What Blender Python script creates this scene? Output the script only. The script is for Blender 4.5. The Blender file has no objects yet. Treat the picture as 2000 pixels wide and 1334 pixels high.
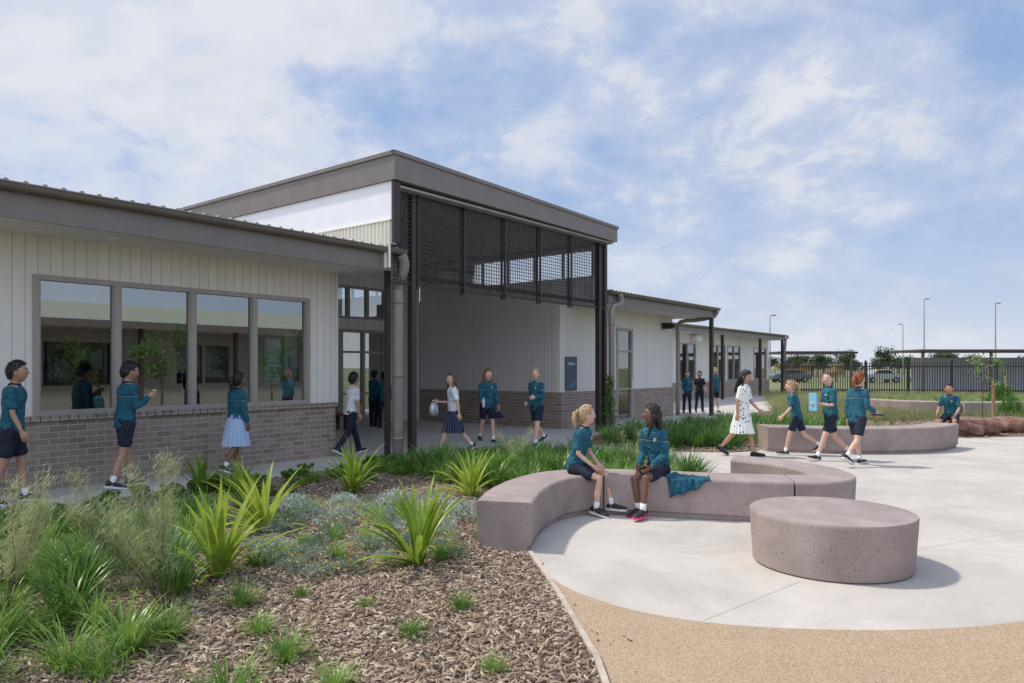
import bpy, bmesh, math, random
import numpy as np
from mathutils import Vector, Matrix
from mathutils import noise as mn
random.seed(7); rs=np.random.RandomState(7)
D=bpy.data; SC=bpy.context.scene
COL=SC.collection
R=math.radians
ANG=math.atan2(.786,.618)
CA,SA=math.cos(ANG),math.sin(ANG)
def L2W(s,t): return (s*CA-t*SA, s*SA+t*CA)

# ---------------------------------------------------------------- node helpers
def new_mat(name):
    m=D.materials.new(name); m.use_nodes=True
    nt=m.node_tree; b=nt.nodes['Principled BSDF']
    return m,nt,b
def nd(nt,t,**k):
    n=nt.nodes.new(t)
    for a,v in k.items():
        if a in n.inputs.keys(): n.inputs[a].default_value=v
        else: setattr(n,a,v)
    return n
def mth(nt,op,a,b=None,c=None,clamp=False):
    n=nt.nodes.new('ShaderNodeMath'); n.operation=op; n.use_clamp=clamp
    for i,x in enumerate((a,b,c)):
        if x is None: continue
        if isinstance(x,(int,float)): n.inputs[i].default_value=x
        else: nt.links.new(x,n.inputs[i])
    return n.outputs[0]
def mixc(nt,f,a,b,mode='MIX'):
    n=nt.nodes.new('ShaderNodeMix'); n.data_type='RGBA'; n.blend_type=mode
    for i,x in ((0,f),(6,a),(7,b)):
        if isinstance(x,(int,float)): n.inputs[i].default_value=x
        elif isinstance(x,tuple): n.inputs[i].default_value=(x[0],x[1],x[2],1)
        else: nt.links.new(x,n.inputs[i])
    return n.outputs[2]
def ramp(nt,f,stops):
    n=nt.nodes.new('ShaderNodeValToRGB'); e=n.color_ramp.elements
    while len(e)<len(stops): e.new(.5)
    for i,(p,c) in enumerate(stops):
        e[i].position=p; e[i].color=(c[0],c[1],c[2],1) if isinstance(c,tuple) else (c,c,c,1)
    nt.links.new(f,n.inputs[0]); return n.outputs[0]
def coords(nt,kind='Object'):
    return nt.nodes.new('ShaderNodeTexCoord').outputs[kind]
def noise(nt,vec,scale,detail=4,rough=.55,dist=0):
    n=nd(nt,'ShaderNodeTexNoise',Scale=scale,Detail=detail,Roughness=rough,Distortion=dist)
    if vec is not None: nt.links.new(vec,n.inputs['Vector'])
    return n.outputs['Fac']
def bump(nt,b,h,st=.3,dist=.01):
    n=nd(nt,'ShaderNodeBump',Strength=st,Distance=dist)
    nt.links.new(h,n.inputs['Height']); nt.links.new(n.outputs[0],b.inputs['Normal'])
def sc(c,k): return tuple(min(1,x*k) for x in c)
def plain(name,col,rough=.6,var=.15,scale=6,bmp=0,bscale=80,metal=0,spec=None):
    m,nt,b=new_mat(name); co=coords(nt)
    f=noise(nt,co,scale,5)
    nt.links.new(ramp(nt,f,[(.3,sc(col,1-var)),(.7,sc(col,1+var))]),b.inputs['Base Color'])
    b.inputs['Roughness'].default_value=rough; b.inputs['Metallic'].default_value=metal
    if spec is not None: b.inputs['Specular IOR Level'].default_value=spec
    if bmp: bump(nt,b,noise(nt,co,bscale,4),bmp,.01)
    return m
def foliage(name,c1,c2,rough=.5,trans=.35,tip=None):
    m,nt,b=new_mat(name)
    oi=nt.nodes.new('ShaderNodeObjectInfo').outputs['Random']
    co=coords(nt)
    f=noise(nt,co,9,3)
    f=mth(nt,'ADD',mth(nt,'MULTIPLY',f,.75),mth(nt,'MULTIPLY',oi,.35))
    c=ramp(nt,f,[(.3,c1),(.72,c2)])
    nt.links.new(c,b.inputs['Base Color']); b.inputs['Roughness'].default_value=rough
    b.inputs['Specular IOR Level'].default_value=.35
    tr=nt.nodes.new('ShaderNodeBsdfTranslucent'); nt.links.new(c,tr.inputs[0])
    mx=nt.nodes.new('ShaderNodeMixShader'); mx.inputs[0].default_value=trans
    nt.links.new(b.outputs[0],mx.inputs[1]); nt.links.new(tr.outputs[0],mx.inputs[2])
    nt.links.new(mx.outputs[0],nt.nodes['Material Output'].inputs[0])
    return m
def boards(name,col,pitch=.15,gw=.07,dark=.45):
    m,nt,b=new_mat(name); co=coords(nt)
    sp=nt.nodes.new('ShaderNodeSeparateXYZ'); nt.links.new(co,sp.inputs[0])
    u=mth(nt,'ADD',sp.outputs[0],sp.outputs[1])
    q=mth(nt,'DIVIDE',u,pitch); fr=mth(nt,'FRACT',q); fl=mth(nt,'FLOOR',q)
    g=mth(nt,'LESS_THAN',fr,gw)
    wn=nd(nt,'ShaderNodeTexWhiteNoise',noise_dimensions='1D'); nt.links.new(fl,wn.inputs['W'])
    mp=nd(nt,'ShaderNodeMapping'); mp.inputs['Scale'].default_value=(14,14,1.2); nt.links.new(co,mp.inputs[0])
    n=noise(nt,mp.outputs[0],2.0,5,.6)
    v=mth(nt,'ADD',mth(nt,'MULTIPLY',wn.outputs[0],.10),mth(nt,'MULTIPLY',n,.22))
    c=ramp(nt,v,[(.02,sc(col,.86)),(.32,sc(col,1.06))])
    c=mixc(nt,g,c,sc(col,dark)); nt.links.new(c,b.inputs['Base Color'])
    b.inputs['Roughness'].default_value=.65
    h=mth(nt,'ADD',mth(nt,'MULTIPLY',mth(nt,'SUBTRACT',1,g),1),mth(nt,'MULTIPLY',n,.15))
    bump(nt,b,h,.5,.006)
    return m
def glassmat(name,tint=(.54,.56,.54),refl=.26):
    m=D.materials.new(name); m.use_nodes=True; nt=m.node_tree; nt.nodes.clear()
    o=nt.nodes.new('ShaderNodeOutputMaterial')
    t=nt.nodes.new('ShaderNodeBsdfTransparent'); t.inputs[0].default_value=(*tint,1)
    g=nt.nodes.new('ShaderNodeBsdfGlossy'); g.inputs['Color'].default_value=(.85,.9,.9,1); g.inputs['Roughness'].default_value=.01
    fr=nd(nt,'ShaderNodeFresnel',IOR=1.5)
    f=mth(nt,'ADD',fr.outputs[0],refl,clamp=True)
    mx=nt.nodes.new('ShaderNodeMixShader'); nt.links.new(f,mx.inputs[0])
    nt.links.new(t.outputs[0],mx.inputs[1]); nt.links.new(g.outputs[0],mx.inputs[2]); nt.links.new(mx.outputs[0],o.inputs[0])
    return m

# ---------------------------------------------------------------- materials
M={}
M['clad']=boards('cream_cladding',(.80,.755,.69),.15,.055,.5)
M['grey_clad']=boards('grey_timber_cladding',(.72,.70,.675),.12,.11,.55)
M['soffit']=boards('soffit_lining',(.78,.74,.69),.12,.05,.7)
M['opp']=boards('pale_green_cladding',(.60,.62,.50),.25,.14,.6)
M['oppwall']=boards('mid_grey_cladding',(.34,.34,.31),.2,.08,.6)  # even grey for the opposite wing's wall and soffit
M['taupe']=plain('taupe_steel',(.195,.167,.148),.45,.08,3)
M['gutter']=plain('gutter_steel',(.16,.133,.116),.38,.08,3,spec=.6)
M['pipe']=plain('taupe_pipe',(.25,.215,.19),.42,.08,3,spec=.6)
M['dark']=plain('dark_brown_steel',(.042,.026,.024),.45,.15,4)
M['screen']=plain('screen_steel',(.034,.018,.020),.5,.15,4)
M['frame']=plain('window_frame',(.36,.315,.275),.4,.05,3)
M['roof']=plain('roof_sheet',(.30,.28,.26),.4,.1,2,metal=.2)
M['white']=plain('white_panel',(.86,.86,.88),.5,.03,2)
M['cream']=plain('cream_sheet',(.78,.74,.62),.5,.05,2)
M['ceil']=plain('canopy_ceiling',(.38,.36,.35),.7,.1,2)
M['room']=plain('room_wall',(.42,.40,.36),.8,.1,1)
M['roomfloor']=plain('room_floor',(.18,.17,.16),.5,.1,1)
M['glass']=glassmat('window_glass')
M['glass2']=glassmat('clear_glass',(.92,.96,.96),.02)
def brickmat():
    m,nt,b=new_mat('taupe_brick'); co=coords(nt)
    sp=nt.nodes.new('ShaderNodeSeparateXYZ'); nt.links.new(co,sp.inputs[0])
    cb=nt.nodes.new('ShaderNodeCombineXYZ'); nt.links.new(mth(nt,'ADD',sp.outputs[0],sp.outputs[1]),cb.inputs[0]); nt.links.new(sp.outputs[2],cb.inputs[1])
    br=nd(nt,'ShaderNodeTexBrick',Scale=1.0); nt.links.new(cb.outputs[0],br.inputs['Vector'])
    br.inputs['Color1'].default_value=(.265,.195,.155,1); br.inputs['Color2'].default_value=(.375,.295,.245,1)
    br.inputs['Mortar'].default_value=(.52,.455,.395,1); br.inputs['Mortar Size'].default_value=.006
    br.inputs['Mortar Smooth'].default_value=.15; br.inputs['Bias'].default_value=0
    br.inputs['Brick Width'].default_value=.24; br.inputs['Row Height'].default_value=.086
    n=noise(nt,co,25,5)
    c=mixc(nt,.35,br.outputs['Color'],ramp(nt,n,[(.3,.45),(.75,1.0)]),'MULTIPLY')
    nt.links.new(c,b.inputs['Base Color']); b.inputs['Roughness'].default_value=.85
    h=mth(nt,'ADD',mth(nt,'MULTIPLY',mth(nt,'SUBTRACT',1,br.outputs['Fac']),1),mth(nt,'MULTIPLY',n,.3))
    bump(nt,b,h,.6,.008); return m
M['brick']=brickmat()
def concretemat(name,base,spk=.1,scale=1.2,pits=False):
    m,nt,b=new_mat(name); co=coords(nt)
    a=noise(nt,co,scale,6,.6); f=noise(nt,co,60,4,.7)
    c=ramp(nt,a,[(.25,sc(base,.86)),(.75,sc(base,1.10))])
    c=mixc(nt,.5 if pits else .4,c,ramp(nt,f,[(.3,.66 if pits else .76),(.7,1.0)]),'MULTIPLY')
    h=f
    if pits:
        vo=nd(nt,'ShaderNodeTexVoronoi',Scale=38.0); nt.links.new(co,vo.inputs['Vector'])
        p=mth(nt,'LESS_THAN',vo.outputs['Distance'],.19)
        wn=mth(nt,'GREATER_THAN',noise(nt,co,14,2),.48)
        p=mth(nt,'MULTIPLY',p,wn)
        c=mixc(nt,mth(nt,'MULTIPLY',p,.85),c,sc(base,.25))
        h=mth(nt,'SUBTRACT',f,mth(nt,'MULTIPLY',p,2))
        st=noise(nt,co,3.5,6,.65)
        c=mixc(nt,.5,c,ramp(nt,st,[(.35,.55),(.65,1.0)]),'MULTIPLY')
    else:
        st=noise(nt,co,.9,8,.7,.6)
        c=mixc(nt,.38,c,ramp(nt,st,[(.38,.62),(.56,1.0)]),'MULTIPLY')
    nt.links.new(c,b.inputs['Base Color']); b.inputs['Roughness'].default_value=.82
    bump(nt,b,h,.4 if pits else .25,.004); return m
M['paving']=concretemat('pale_concrete',(.575,.53,.475),.1,.7)
M['bench']=concretemat('mauve_concrete',(.43,.345,.32),.1,2.2,True)
def gravelmat():
    m,nt,b=new_mat('tan_gravel'); co=coords(nt)
    f=noise(nt,co,150,2,.7); f2=noise(nt,co,70,4,.7); g=noise(nt,co,2.2,5,.6)
    v=mth(nt,'ADD',mth(nt,'MULTIPLY',f,.65),mth(nt,'MULTIPLY',f2,.35))
    c=ramp(nt,v,[(.34,(.15,.095,.06)),(.46,(.40,.28,.175)),(.56,(.53,.40,.275)),(.68,(.76,.64,.50))])
    c=mixc(nt,.35,c,ramp(nt,g,[(.3,.75),(.7,1.0)]),'MULTIPLY')
    nt.links.new(c,b.inputs['Base Color']); b.inputs['Roughness'].default_value=.9
    bump(nt,b,v,.9,.008); return m
M['gravel']=gravelmat()
def chipmat():
    m,nt,b=new_mat('wood_chip'); 
    at=nd(nt,'ShaderNodeAttribute',attribute_name='rnd'); 
    c=ramp(nt,at.outputs['Fac'],[(0,(.10,.064,.042)),(.35,(.26,.18,.12)),(.7,(.42,.315,.22)),(1,(.64,.53,.41))])
    f=noise(nt,coords(nt),90,3); c=mixc(nt,.4,c,ramp(nt,f,[(.3,.55),(.7,1.0)]),'MULTIPLY')
    nt.links.new(c,b.inputs['Base Color']); b.inputs['Roughness'].default_value=.85; return m
M['chip']=chipmat()
def mulchmat():
    m,nt,b=new_mat('mulch_soil'); co=coords(nt)
    vo=nd(nt,'ShaderNodeTexVoronoi',Scale=30.0); nt.links.new(co,vo.inputs['Vector'])
    sp=nt.nodes.new('ShaderNodeSeparateColor'); nt.links.new(vo.outputs['Color'],sp.inputs[0])
    c=ramp(nt,sp.outputs[0],[(0,(.06,.04,.028)),(.5,(.17,.12,.08)),(1,(.34,.26,.18))])
    nt.links.new(c,b.inputs['Base Color']); b.inputs['Roughness'].default_value=.95
    bump(nt,b,sp.outputs[1],.8,.02); return m
M['mulch']=mulchmat()
def groundmat():
    m,nt,b=new_mat('dry_grass_ground'); co=coords(nt)
    a=noise(nt,co,.05,5); f=noise(nt,co,3,5,.7)
    v=mth(nt,'ADD',mth(nt,'MULTIPLY',a,.6),mth(nt,'MULTIPLY',f,.4))
    nt.links.new(ramp(nt,v,[(.3,(.08,.12,.04)),(.55,(.16,.18,.07)),(.75,(.30,.26,.14))]),b.inputs['Base Color'])
    b.inputs['Roughness'].default_value=.95; return m
M['ground']=groundmat()
M['lawn']=plain('lawn_green',(.12,.21,.04),.9,.25,5,.4,60)
M['lime']=foliage('lime_leaf',(.16,.29,.03),(.42,.53,.08),.35,.4)
M['strap']=foliage('strap_leaf',(.07,.18,.02),(.27,.42,.09),.35,.35)
M['strap2']=foliage('deep_strap_leaf',(.05,.13,.02),(.16,.30,.06),.35,.3)
M['silver']=foliage('silver_leaf',(.19,.25,.18),(.44,.50,.42),.7,.2)
M['succ']=foliage('succulent_leaf',(.06,.18,.02),(.18,.34,.06),.3,.2)
M['wisp']=foliage('wispy_leaf',(.28,.35,.15),(.56,.58,.34),.6,.35)
M['dry']=foliage('dry_grass_leaf',(.14,.19,.06),(.42,.40,.20),.7,.3)
M['tree']=foliage('tree_leaf',(.03,.055,.018),(.09,.13,.05),.6,.2)
M['tree_y']=foliage('yellow_tree_leaf',(.28,.18,.05),(.45,.32,.10),.6,.3)
M['flower']=plain('yellow_flower',(.80,.50,.02),.6,.1)
M['bark']=plain('bark',(.17,.12,.08),.9,.3,20,.5,60)
M['stake']=plain('timber_stake',(.38,.22,.12),.8,.2,20)
M['rock']=plain('red_rock',(.24,.13,.10),.9,.55,7,.9,14)
M['edge']=plain('timber_edging',(.48,.41,.33),.8,.2,10,.3,50)
def jumpermat(name,base,stripe=True,zs=.30):
    m,nt,b=new_mat(name); co=coords(nt); sp=nt.nodes.new('ShaderNodeSeparateXYZ'); nt.links.new(co,sp.inputs[0])
    n=noise(nt,co,9,4)
    c=ramp(nt,n,[(.3,sc(base,.75)),(.7,sc(base,1.25))])
    if stripe:
        z=sp.outputs[2]
        w=mth(nt,'MULTIPLY',mth(nt,'GREATER_THAN',z,zs),mth(nt,'LESS_THAN',z,zs+.005))
        k=mth(nt,'MULTIPLY',mth(nt,'GREATER_THAN',z,zs+.005),mth(nt,'LESS_THAN',z,zs+.022))
        c=mixc(nt,k,c,(.010,.03,.06)); c=mixc(nt,mth(nt,'MULTIPLY',w,.55),c,(.65,.70,.73))
    nt.links.new(c,b.inputs['Base Color']); b.inputs['Roughness'].default_value=.8
    bump(nt,b,noise(nt,co,13,4,.55,1.5),1.0,.06)
    return m
M['jumper']=jumpermat('teal_jumper_cloth',(.014,.125,.185),True,.325)
M['polo']=jumpermat('teal_polo_cloth',(.016,.135,.19),False)
M['whitecloth']=jumpermat('white_cloth',(.88,.89,.92),False)
M['blackcloth']=jumpermat('black_cloth',(.02,.02,.025),False)
M['navy']=jumpermat('navy_cloth',(.014,.019,.042),False)
M['sock']=plain('white_sock',(.82,.82,.82),.9,.05)
M['shoe']=plain('black_shoe',(.018,.018,.02),.5,.2)
M['sole']=plain('white_sole',(.7,.7,.7),.6,.05)
M['pink']=plain('pink_shoe_trim',(.7,.04,.2),.5,.05)
M['eye']=plain('eye_white',(.75,.75,.73),.3,.02)
M['iris']=plain('eye_iris',(.03,.02,.015),.2,.1)
M['lip']=plain('lip',(.40,.16,.14),.5,.1)
def skirtmat(name,a,bc,freq,wd=.22):
    m,nt,b=new_mat(name); co=coords(nt); sp=nt.nodes.new('ShaderNodeSeparateXYZ'); nt.links.new(co,sp.inputs[0])
    at=mth(nt,'ARCTAN2',sp.outputs[0],sp.outputs[1]); fr=mth(nt,'FRACT',mth(nt,'MULTIPLY',at,freq/6.2832))
    nt.links.new(mixc(nt,mth(nt,'LESS_THAN',fr,wd),a,bc),b.inputs['Base Color']); b.inputs['Roughness'].default_value=.85
    return m
M['navyskirt']=skirtmat('pinstripe_skirt_cloth',(.012,.017,.05),(.22,.24,.30),24,.10)
M['blueskirt']=skirtmat('blue_gingham_cloth',(.34,.48,.68),(.55,.66,.80),40)
def floral():
    m,nt,b=new_mat('floral_cloth'); co=coords(nt)
    vo=nd(nt,'ShaderNodeTexVoronoi',Scale=14.0,Randomness=1.0); nt.links.new(co,vo.inputs['Vector'])
    f=mth(nt,'ADD',vo.outputs['Distance'],mth(nt,'MULTIPLY',noise(nt,co,40,3),.25))
    nt.links.new(ramp(nt,f,[(.0,(.05,.07,.12)),(.34,(.16,.2,.28)),(.42,(.82,.82,.80))]),b.inputs['Base Color']); b.inputs['Roughness'].default_value=.8
    return m
M['floral']=floral()
SK={'fair':plain('fair_skin',(.66,.41,.30),.5,.06),'tan':plain('tan_skin',(.46,.26,.17),.5,.06),'brown':plain('brown_skin',(.19,.095,.062),.5,.06)}
def hairmat(name,col):
    m,nt,b=new_mat(name); co=coords(nt)
    mp=nd(nt,'ShaderNodeMapping'); mp.inputs['Scale'].default_value=(110,110,14); nt.links.new(co,mp.inputs[0])
    f=noise(nt,mp.outputs[0],1,4,.6,.4)
    nt.links.new(ramp(nt,f,[(.3,sc(col,.5)),(.7,sc(col,1.5))]),b.inputs['Base Color']); b.inputs['Roughness'].default_value=.45
    bump(nt,b,f,.8,.01); return m
HR={'black':hairmat('black_hair',(.014,.011,.010)),'blond':hairmat('blond_hair',(.46,.31,.17)),
    'red':hairmat('auburn_hair',(.28,.085,.03)),'brown':hairmat('brown_hair',(.14,.075,.04))}

# ---------------------------------------------------------------- mesh builder
class MB:
    def __init__(s): s.v=[];s.f=[];s.m=[]
    def add(s,vs,fs,mi=0):
        o=len(s.v); s.v+= [tuple(p) for p in vs]; s.f+=[tuple(i+o for i in f) for f in fs]; s.m+=[mi]*len(fs)
    def box(s,x0,x1,y0,y1,z0,z1,mi=0):
        s.add([(x0,y0,z0),(x1,y0,z0),(x1,y1,z0),(x0,y1,z0),(x0,y0,z1),(x1,y0,z1),(x1,y1,z1),(x0,y1,z1)],
              [(0,3,2,1),(4,5,6,7),(0,1,5,4),(1,2,6,5),(2,3,7,6),(3,0,4,7)],mi)
    def tube(s,pts,rad,n=10,side=None,mi=0,cap=True,round_cap=True,pleat=None):
        P=[Vector(p) for p in pts]; vs=[];fs=[]
        sv=Vector(side) if side is not None else None
        for i,p in enumerate(P):
            t=(P[min(i+1,len(P)-1)]-P[max(i-1,0)])
            if t.length<1e-9: t=Vector((0,0,1))
            t.normalize()
            if sv is None: sv=Vector((1,0,0)) if abs(t.x)<.8 else Vector((0,1,0))
            a=sv-t*sv.dot(t)
            if a.length<1e-5: a=Vector((0,1,0))-t*t.y
            a.normalize(); sv=a if side is None else sv
            b=t.cross(a); r=rad[i]; rx,ry=(r,r) if isinstance(r,(int,float)) else r
            for k in range(n):
                q=2*math.pi*k/n
                g=1 if not pleat else 1+pleat[i]*(1 if k%2 else -1)
                vs.append(p+a*rx*g*math.cos(q)+b*ry*g*math.sin(q))
        m=len(P)
        for i in range(m-1):
            for k in range(n):
                k2=(k+1)%n; fs.append((i*n+k,i*n+k2,(i+1)*n+k2,(i+1)*n+k))
        if cap:
            r0=rad[0] if isinstance(rad[0],(int,float)) else min(rad[0]); r1=rad[-1] if isinstance(rad[-1],(int,float)) else min(rad[-1])
            c=.55 if round_cap else 0
            vs.append(P[0]-(P[1]-P[0]).normalized()*r0*c); vs.append(P[-1]+(P[-1]-P[-2]).normalized()*r1*c)
            a,b=len(vs)-2,len(vs)-1
            for k in range(n):
                k2=(k+1)%n; fs.append((a,k2,k)); fs.append((b,(m-1)*n+k,(m-1)*n+k2))
        s.add(vs,fs,mi)
    def ell(s,c,r,mi=0,nu=14,nv=9,fn=None,mat=None):
        vs=[];fs=[]
        for j in range(1,nv):
            th=math.pi*j/nv
            for i in range(nu):
                ph=2*math.pi*i/nu
                vs.append(Vector((r[0]*math.sin(th)*math.cos(ph),r[1]*math.sin(th)*math.sin(ph),r[2]*math.cos(th))))
        vs+= [Vector((0,0,r[2])),Vector((0,0,-r[2]))]
        if fn: vs=[fn(v) for v in vs]
        vs=[v+Vector(c) for v in vs]
        if mat: vs=[mat(v) for v in vs]
        for j in range(nv-2):
            for i in range(nu):
                i2=(i+1)%nu; fs.append((j*nu+i,(j+1)*nu+i,(j+1)*nu+i2,j*nu+i2))
        a,b=len(vs)-2,len(vs)-1
        for i in range(nu):
            i2=(i+1)%nu; fs.append((a,i,i2)); fs.append((b,(nv-2)*nu+i2,(nv-2)*nu+i))
        s.add(vs,fs,mi)
    def extr(s,poly,axis,a0,a1,mi=0):
        n=len(poly)
        def P(p,a): return (a,p[0],p[1]) if axis==0 else ((p[0],a,p[1]) if axis==1 else (p[0],p[1],a))
        vs=[P(p,a0) for p in poly]+[P(p,a1) for p in poly]
        fs=[(i,(i+1)%n,(i+1)%n+n,i+n) for i in range(n)]+[tuple(range(n))[::-1],tuple(range(n,2*n))]
        s.add(vs,fs,mi)
    def build(s,name,mats,parent=None,smooth=False,loc=None,recalc=False,bevel=0):
        me=D.meshes.new(name); me.from_pydata([tuple(v) for v in s.v],[],s.f)
        mats=mats if isinstance(mats,(list,tuple)) else [mats]
        for m in mats: me.materials.append(m)
        me.polygons.foreach_set('material_index',s.m)
        if smooth: me.polygons.foreach_set('use_smooth',[True]*len(s.f))
        if recalc:
            bm=bmesh.new(); bm.from_mesh(me); bmesh.ops.recalc_face_normals(bm,faces=bm.faces); bm.to_mesh(me); bm.free()
        me.update(); ob=D.objects.new(name,me); COL.objects.link(ob)
        if parent: ob.parent=parent
        if loc: ob.location=loc
        if bevel:
            b=ob.modifiers.new('b','BEVEL'); b.width=bevel; b.segments=2; b.limit_method='ANGLE'; b.angle_limit=R(40)
        return ob
def top(ob,label,cat,group=None):
    ob['label']=label; ob['category']=cat
    if group: ob['group']=group
    return ob
def empty(name,loc=(0,0,0),rz=0):
    e=D.objects.new(name,None); COL.objects.link(e); e.location=loc; e.rotation_euler=(0,0,rz); e.empty_display_size=.2; return e
def sheet(name,poly,z,mat):
    me=D.meshes.new(name); me.from_pydata([(x,y,z) for x,y in poly],[],[tuple(range(len(poly)))]); me.materials.append(mat)
    ob=D.objects.new(name,me); COL.objects.link(ob)
    if me.polygons[0].normal.z<0: me.flip_normals()
    ob['kind']='structure'; return ob
def inpoly(x,y,poly):
    c=False; n=len(poly); j=n-1
    for i in range(n):
        xi,yi=poly[i]; xj,yj=poly[j]
        if (yi>y)!=(yj>y) and x<(xj-xi)*(y-yi)/(yj-yi)+xi: c=not c
        j=i
    return c
def catmull(P,k=8):
    out=[]; n=len(P)
    for i in range(n-1):
        p0=P[max(i-1,0)];p1=P[i];p2=P[i+1];p3=P[min(i+2,n-1)]
        for j in range(k):
            t=j/k
            out.append(tuple(.5*((2*p1[a])+(-p0[a]+p2[a])*t+(2*p0[a]-5*p1[a]+4*p2[a]-p3[a])*t*t+(-p0[a]+3*p1[a]-3*p2[a]+p3[a])*t**3) for a in range(len(p1))))
    out.append(P[-1]); return out

# ---------------------------------------------------------------- ground
sheet('ground',[(-1200,-1200),(1200,-1200),(1200,2000),(-1200,2000)],0,M['ground'])
pav=[L2W(-20,22),L2W(48,22),L2W(48,9.0),(9,26),(12.5,22),(22,17.6),(30,12),(30,-6),(-20,-6)]
sheet('pavement',pav,.004,M['paving'])
edge=[(.16,6.3),(.22,5.9),(.29,5.47),(.38,4.79),(.45,4.18),(.48,3.75),(.5,1.5)]
arc=catmull([(.16,6.3),(.24,5.85),(.38,5.42),(.6,5.08),(.9,4.80),(1.35,4.59),(1.93,4.50),(2.6,4.5),(3.3,4.64),(4.2,5.0),(5.2,5.8),(6,6.8)],6)
grav=arc+[(14,6.8),(14,-2),(.5,-2)]+edge[::-1][:-1]
sheet('gravel_path',grav,.008,M['gravel'])
bed1=[L2W(-3,9.35),L2W(6.5,9.4),L2W(9.0,9.5),(-1.3,13.3),(-.4,13.5),(.6,13.4),(1.5,13.1),(2.4,12.3),(3.0,11.3),(3.15,10.0),(2.95,9.6),(3.0,8.1),(1.2,8.4),(.5,8.3),(0,7.7),(-.28,6.5)]+edge+[(.5,-1),(-8,-1)]
sheet('garden_bed_soil',bed1,.012,M['mulch'])
bed2=[(1.53,16.6),(1.65,15.4),(2.4,14.6),(3.3,14.05),(4.2,13.9),(4.9,14.2),(5.0,14.8),(7,14.5),(9.3,15.6),(10.5,16.9),(13,17.2),(20,17.4),(34,19),(40,30),(40,48),(24,48),L2W(40,9),L2W(26,9.2),L2W(16.6,9.2)]
sheet('garden_bed_soil',bed2,.012,M['mulch'])
sheet('lawn',[(13.5,20),(34,21),(42,32),(42,44),(20,44),(15,30)],.02,M['lawn'])
mb=MB()
def strip(mb,a,b,w,z):
    d=Vector((b[0]-a[0],b[1]-a[1])).normalized(); n=Vector((-d.y,d.x))*w/2
    mb.add([(a[0]+n.x,a[1]+n.y,z),(a[0]-n.x,a[1]-n.y,z),(b[0]-n.x,b[1]-n.y,z),(b[0]+n.x,b[1]+n.y,z)],[(0,1,2,3)])
for a,b in (((1.2,4.62),(2.2,5.5)),((3.3,6.3),(6.5,7.9)),((3.9,8.6),(9,11)),((4.3,13.6),(4.6,9.5)),((5.2,9.2),(5.8,5)),((8.5,14.6),(9.6,7)),((3.9,9.7),(12,13.5)),((-1,14),(1.2,18)),((-2.6,13.6),(1.4,15.9))):
    strip(mb,a,b,.0035,.0075)
for k in range(-2,9): strip(mb,L2W(k*1.5+.3,9.52),L2W(k*1.5+.3,10.88),.005,.0075)
j=mb.build('pavement_joint',plain('joint_dark',(.40,.37,.33),.9)); j['kind']='structure'
mb=MB(); E=catmull(edge,5)
for i in range(len(E)-1):
    a,b=Vector(E[i]),Vector(E[i+1]); d=(b-a).normalized(); n=Vector((-d.y,d.x))*.018
    mb.add([(a.x+n.x,a.y+n.y,.0),(a.x-n.x,a.y-n.y,.0),(b.x-n.x,b.y-n.y,.0),(b.x+n.x,b.y+n.y,.0),(a.x+n.x,a.y+n.y,.04),(a.x-n.x,a.y-n.y,.04),(b.x-n.x,b.y-n.y,.04),(b.x+n.x,b.y+n.y,.04)],[(4,7,6,5),(0,4,5,1),(3,2,6,7),(0,3,7,4),(1,5,6,2)])
ob=mb.build('garden_edging',M['edge']); ob['kind']='structure'

def chips(poly,n,ymin,ymax,xr,name,lmin=.018,lmax=.06,mat=None,zmax=.03,flat=True):
    pts=[]
    while len(pts)<n:
        y=ymin+(ymax-ymin)*random.random()**1.35; x=random.uniform(*xr)
        if x<-.78*y-.3 or x>.78*y+.3: continue
        if inpoly(x,y,poly): pts.append((x,y))
    P=np.array(pts); N=len(P)
    L=rs.uniform(lmin,lmax,N)/2; W=L*rs.uniform(.14,.34,N); H=rs.uniform(.002,.005,N)
    az=rs.uniform(0,2*np.pi,N); pit=rs.normal(0,.28,N); rol=rs.normal(0,.3,N); z=rs.uniform(.014,zmax,N)
    ax=np.stack([np.cos(az)*np.cos(pit),np.sin(az)*np.cos(pit),np.sin(pit)],1)
    sd=np.stack([-np.sin(az),np.cos(az),np.zeros(N)],1); up=np.cross(ax,sd)
    sd2=sd*np.cos(rol)[:,None]+up*np.sin(rol)[:,None]; up2=np.cross(ax,sd2)
    C=np.stack([P[:,0],P[:,1],z],1)
    vs=[]
    for dx,dy,dz in ((-1,-1,-1),(1,-.5,-1),(1,.6,-1),(-1,1,-1),(-.95,-.9,1),(.9,-.45,1),(1,.5,1),(-.9,.9,1)):
        vs.append(C+ax*(L*dx)[:,None]+sd2*(W*dy)[:,None]+up2*(H*dz)[:,None])
    V=np.stack(vs,1).reshape(-1,3)
    F=np.array([(4,5,6,7),(0,1,5,4),(1,2,6,5),(2,3,7,6),(3,0,4,7)])
    faces=(np.arange(N)[:,None,None]*8+F[None]).reshape(-1,4)
    me=D.meshes.new(name); me.vertices.add(len(V)); me.vertices.foreach_set('co',V.ravel())
    nf=len(faces); me.loops.add(nf*4); me.loops.foreach_set('vertex_index',faces.ravel().astype(np.int32))
    me.polygons.add(nf); me.polygons.foreach_set('loop_start',np.arange(nf,dtype=np.int32)*4); me.polygons.foreach_set('loop_total',np.full(nf,4,dtype=np.int32))
    me.update(); at=me.attributes.new('rnd','FLOAT','POINT'); at.data.foreach_set('value',np.repeat(rs.uniform(0,1,N),8).astype(np.float32))
    me.materials.append(mat or M['chip']); ob=D.objects.new(name,me); COL.objects.link(ob); ob['kind']='stuff'; return ob
chips(bed1,48000,3.2,9.0,(-7,.5),'wood_chip_mulch',.018,.066)
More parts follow.
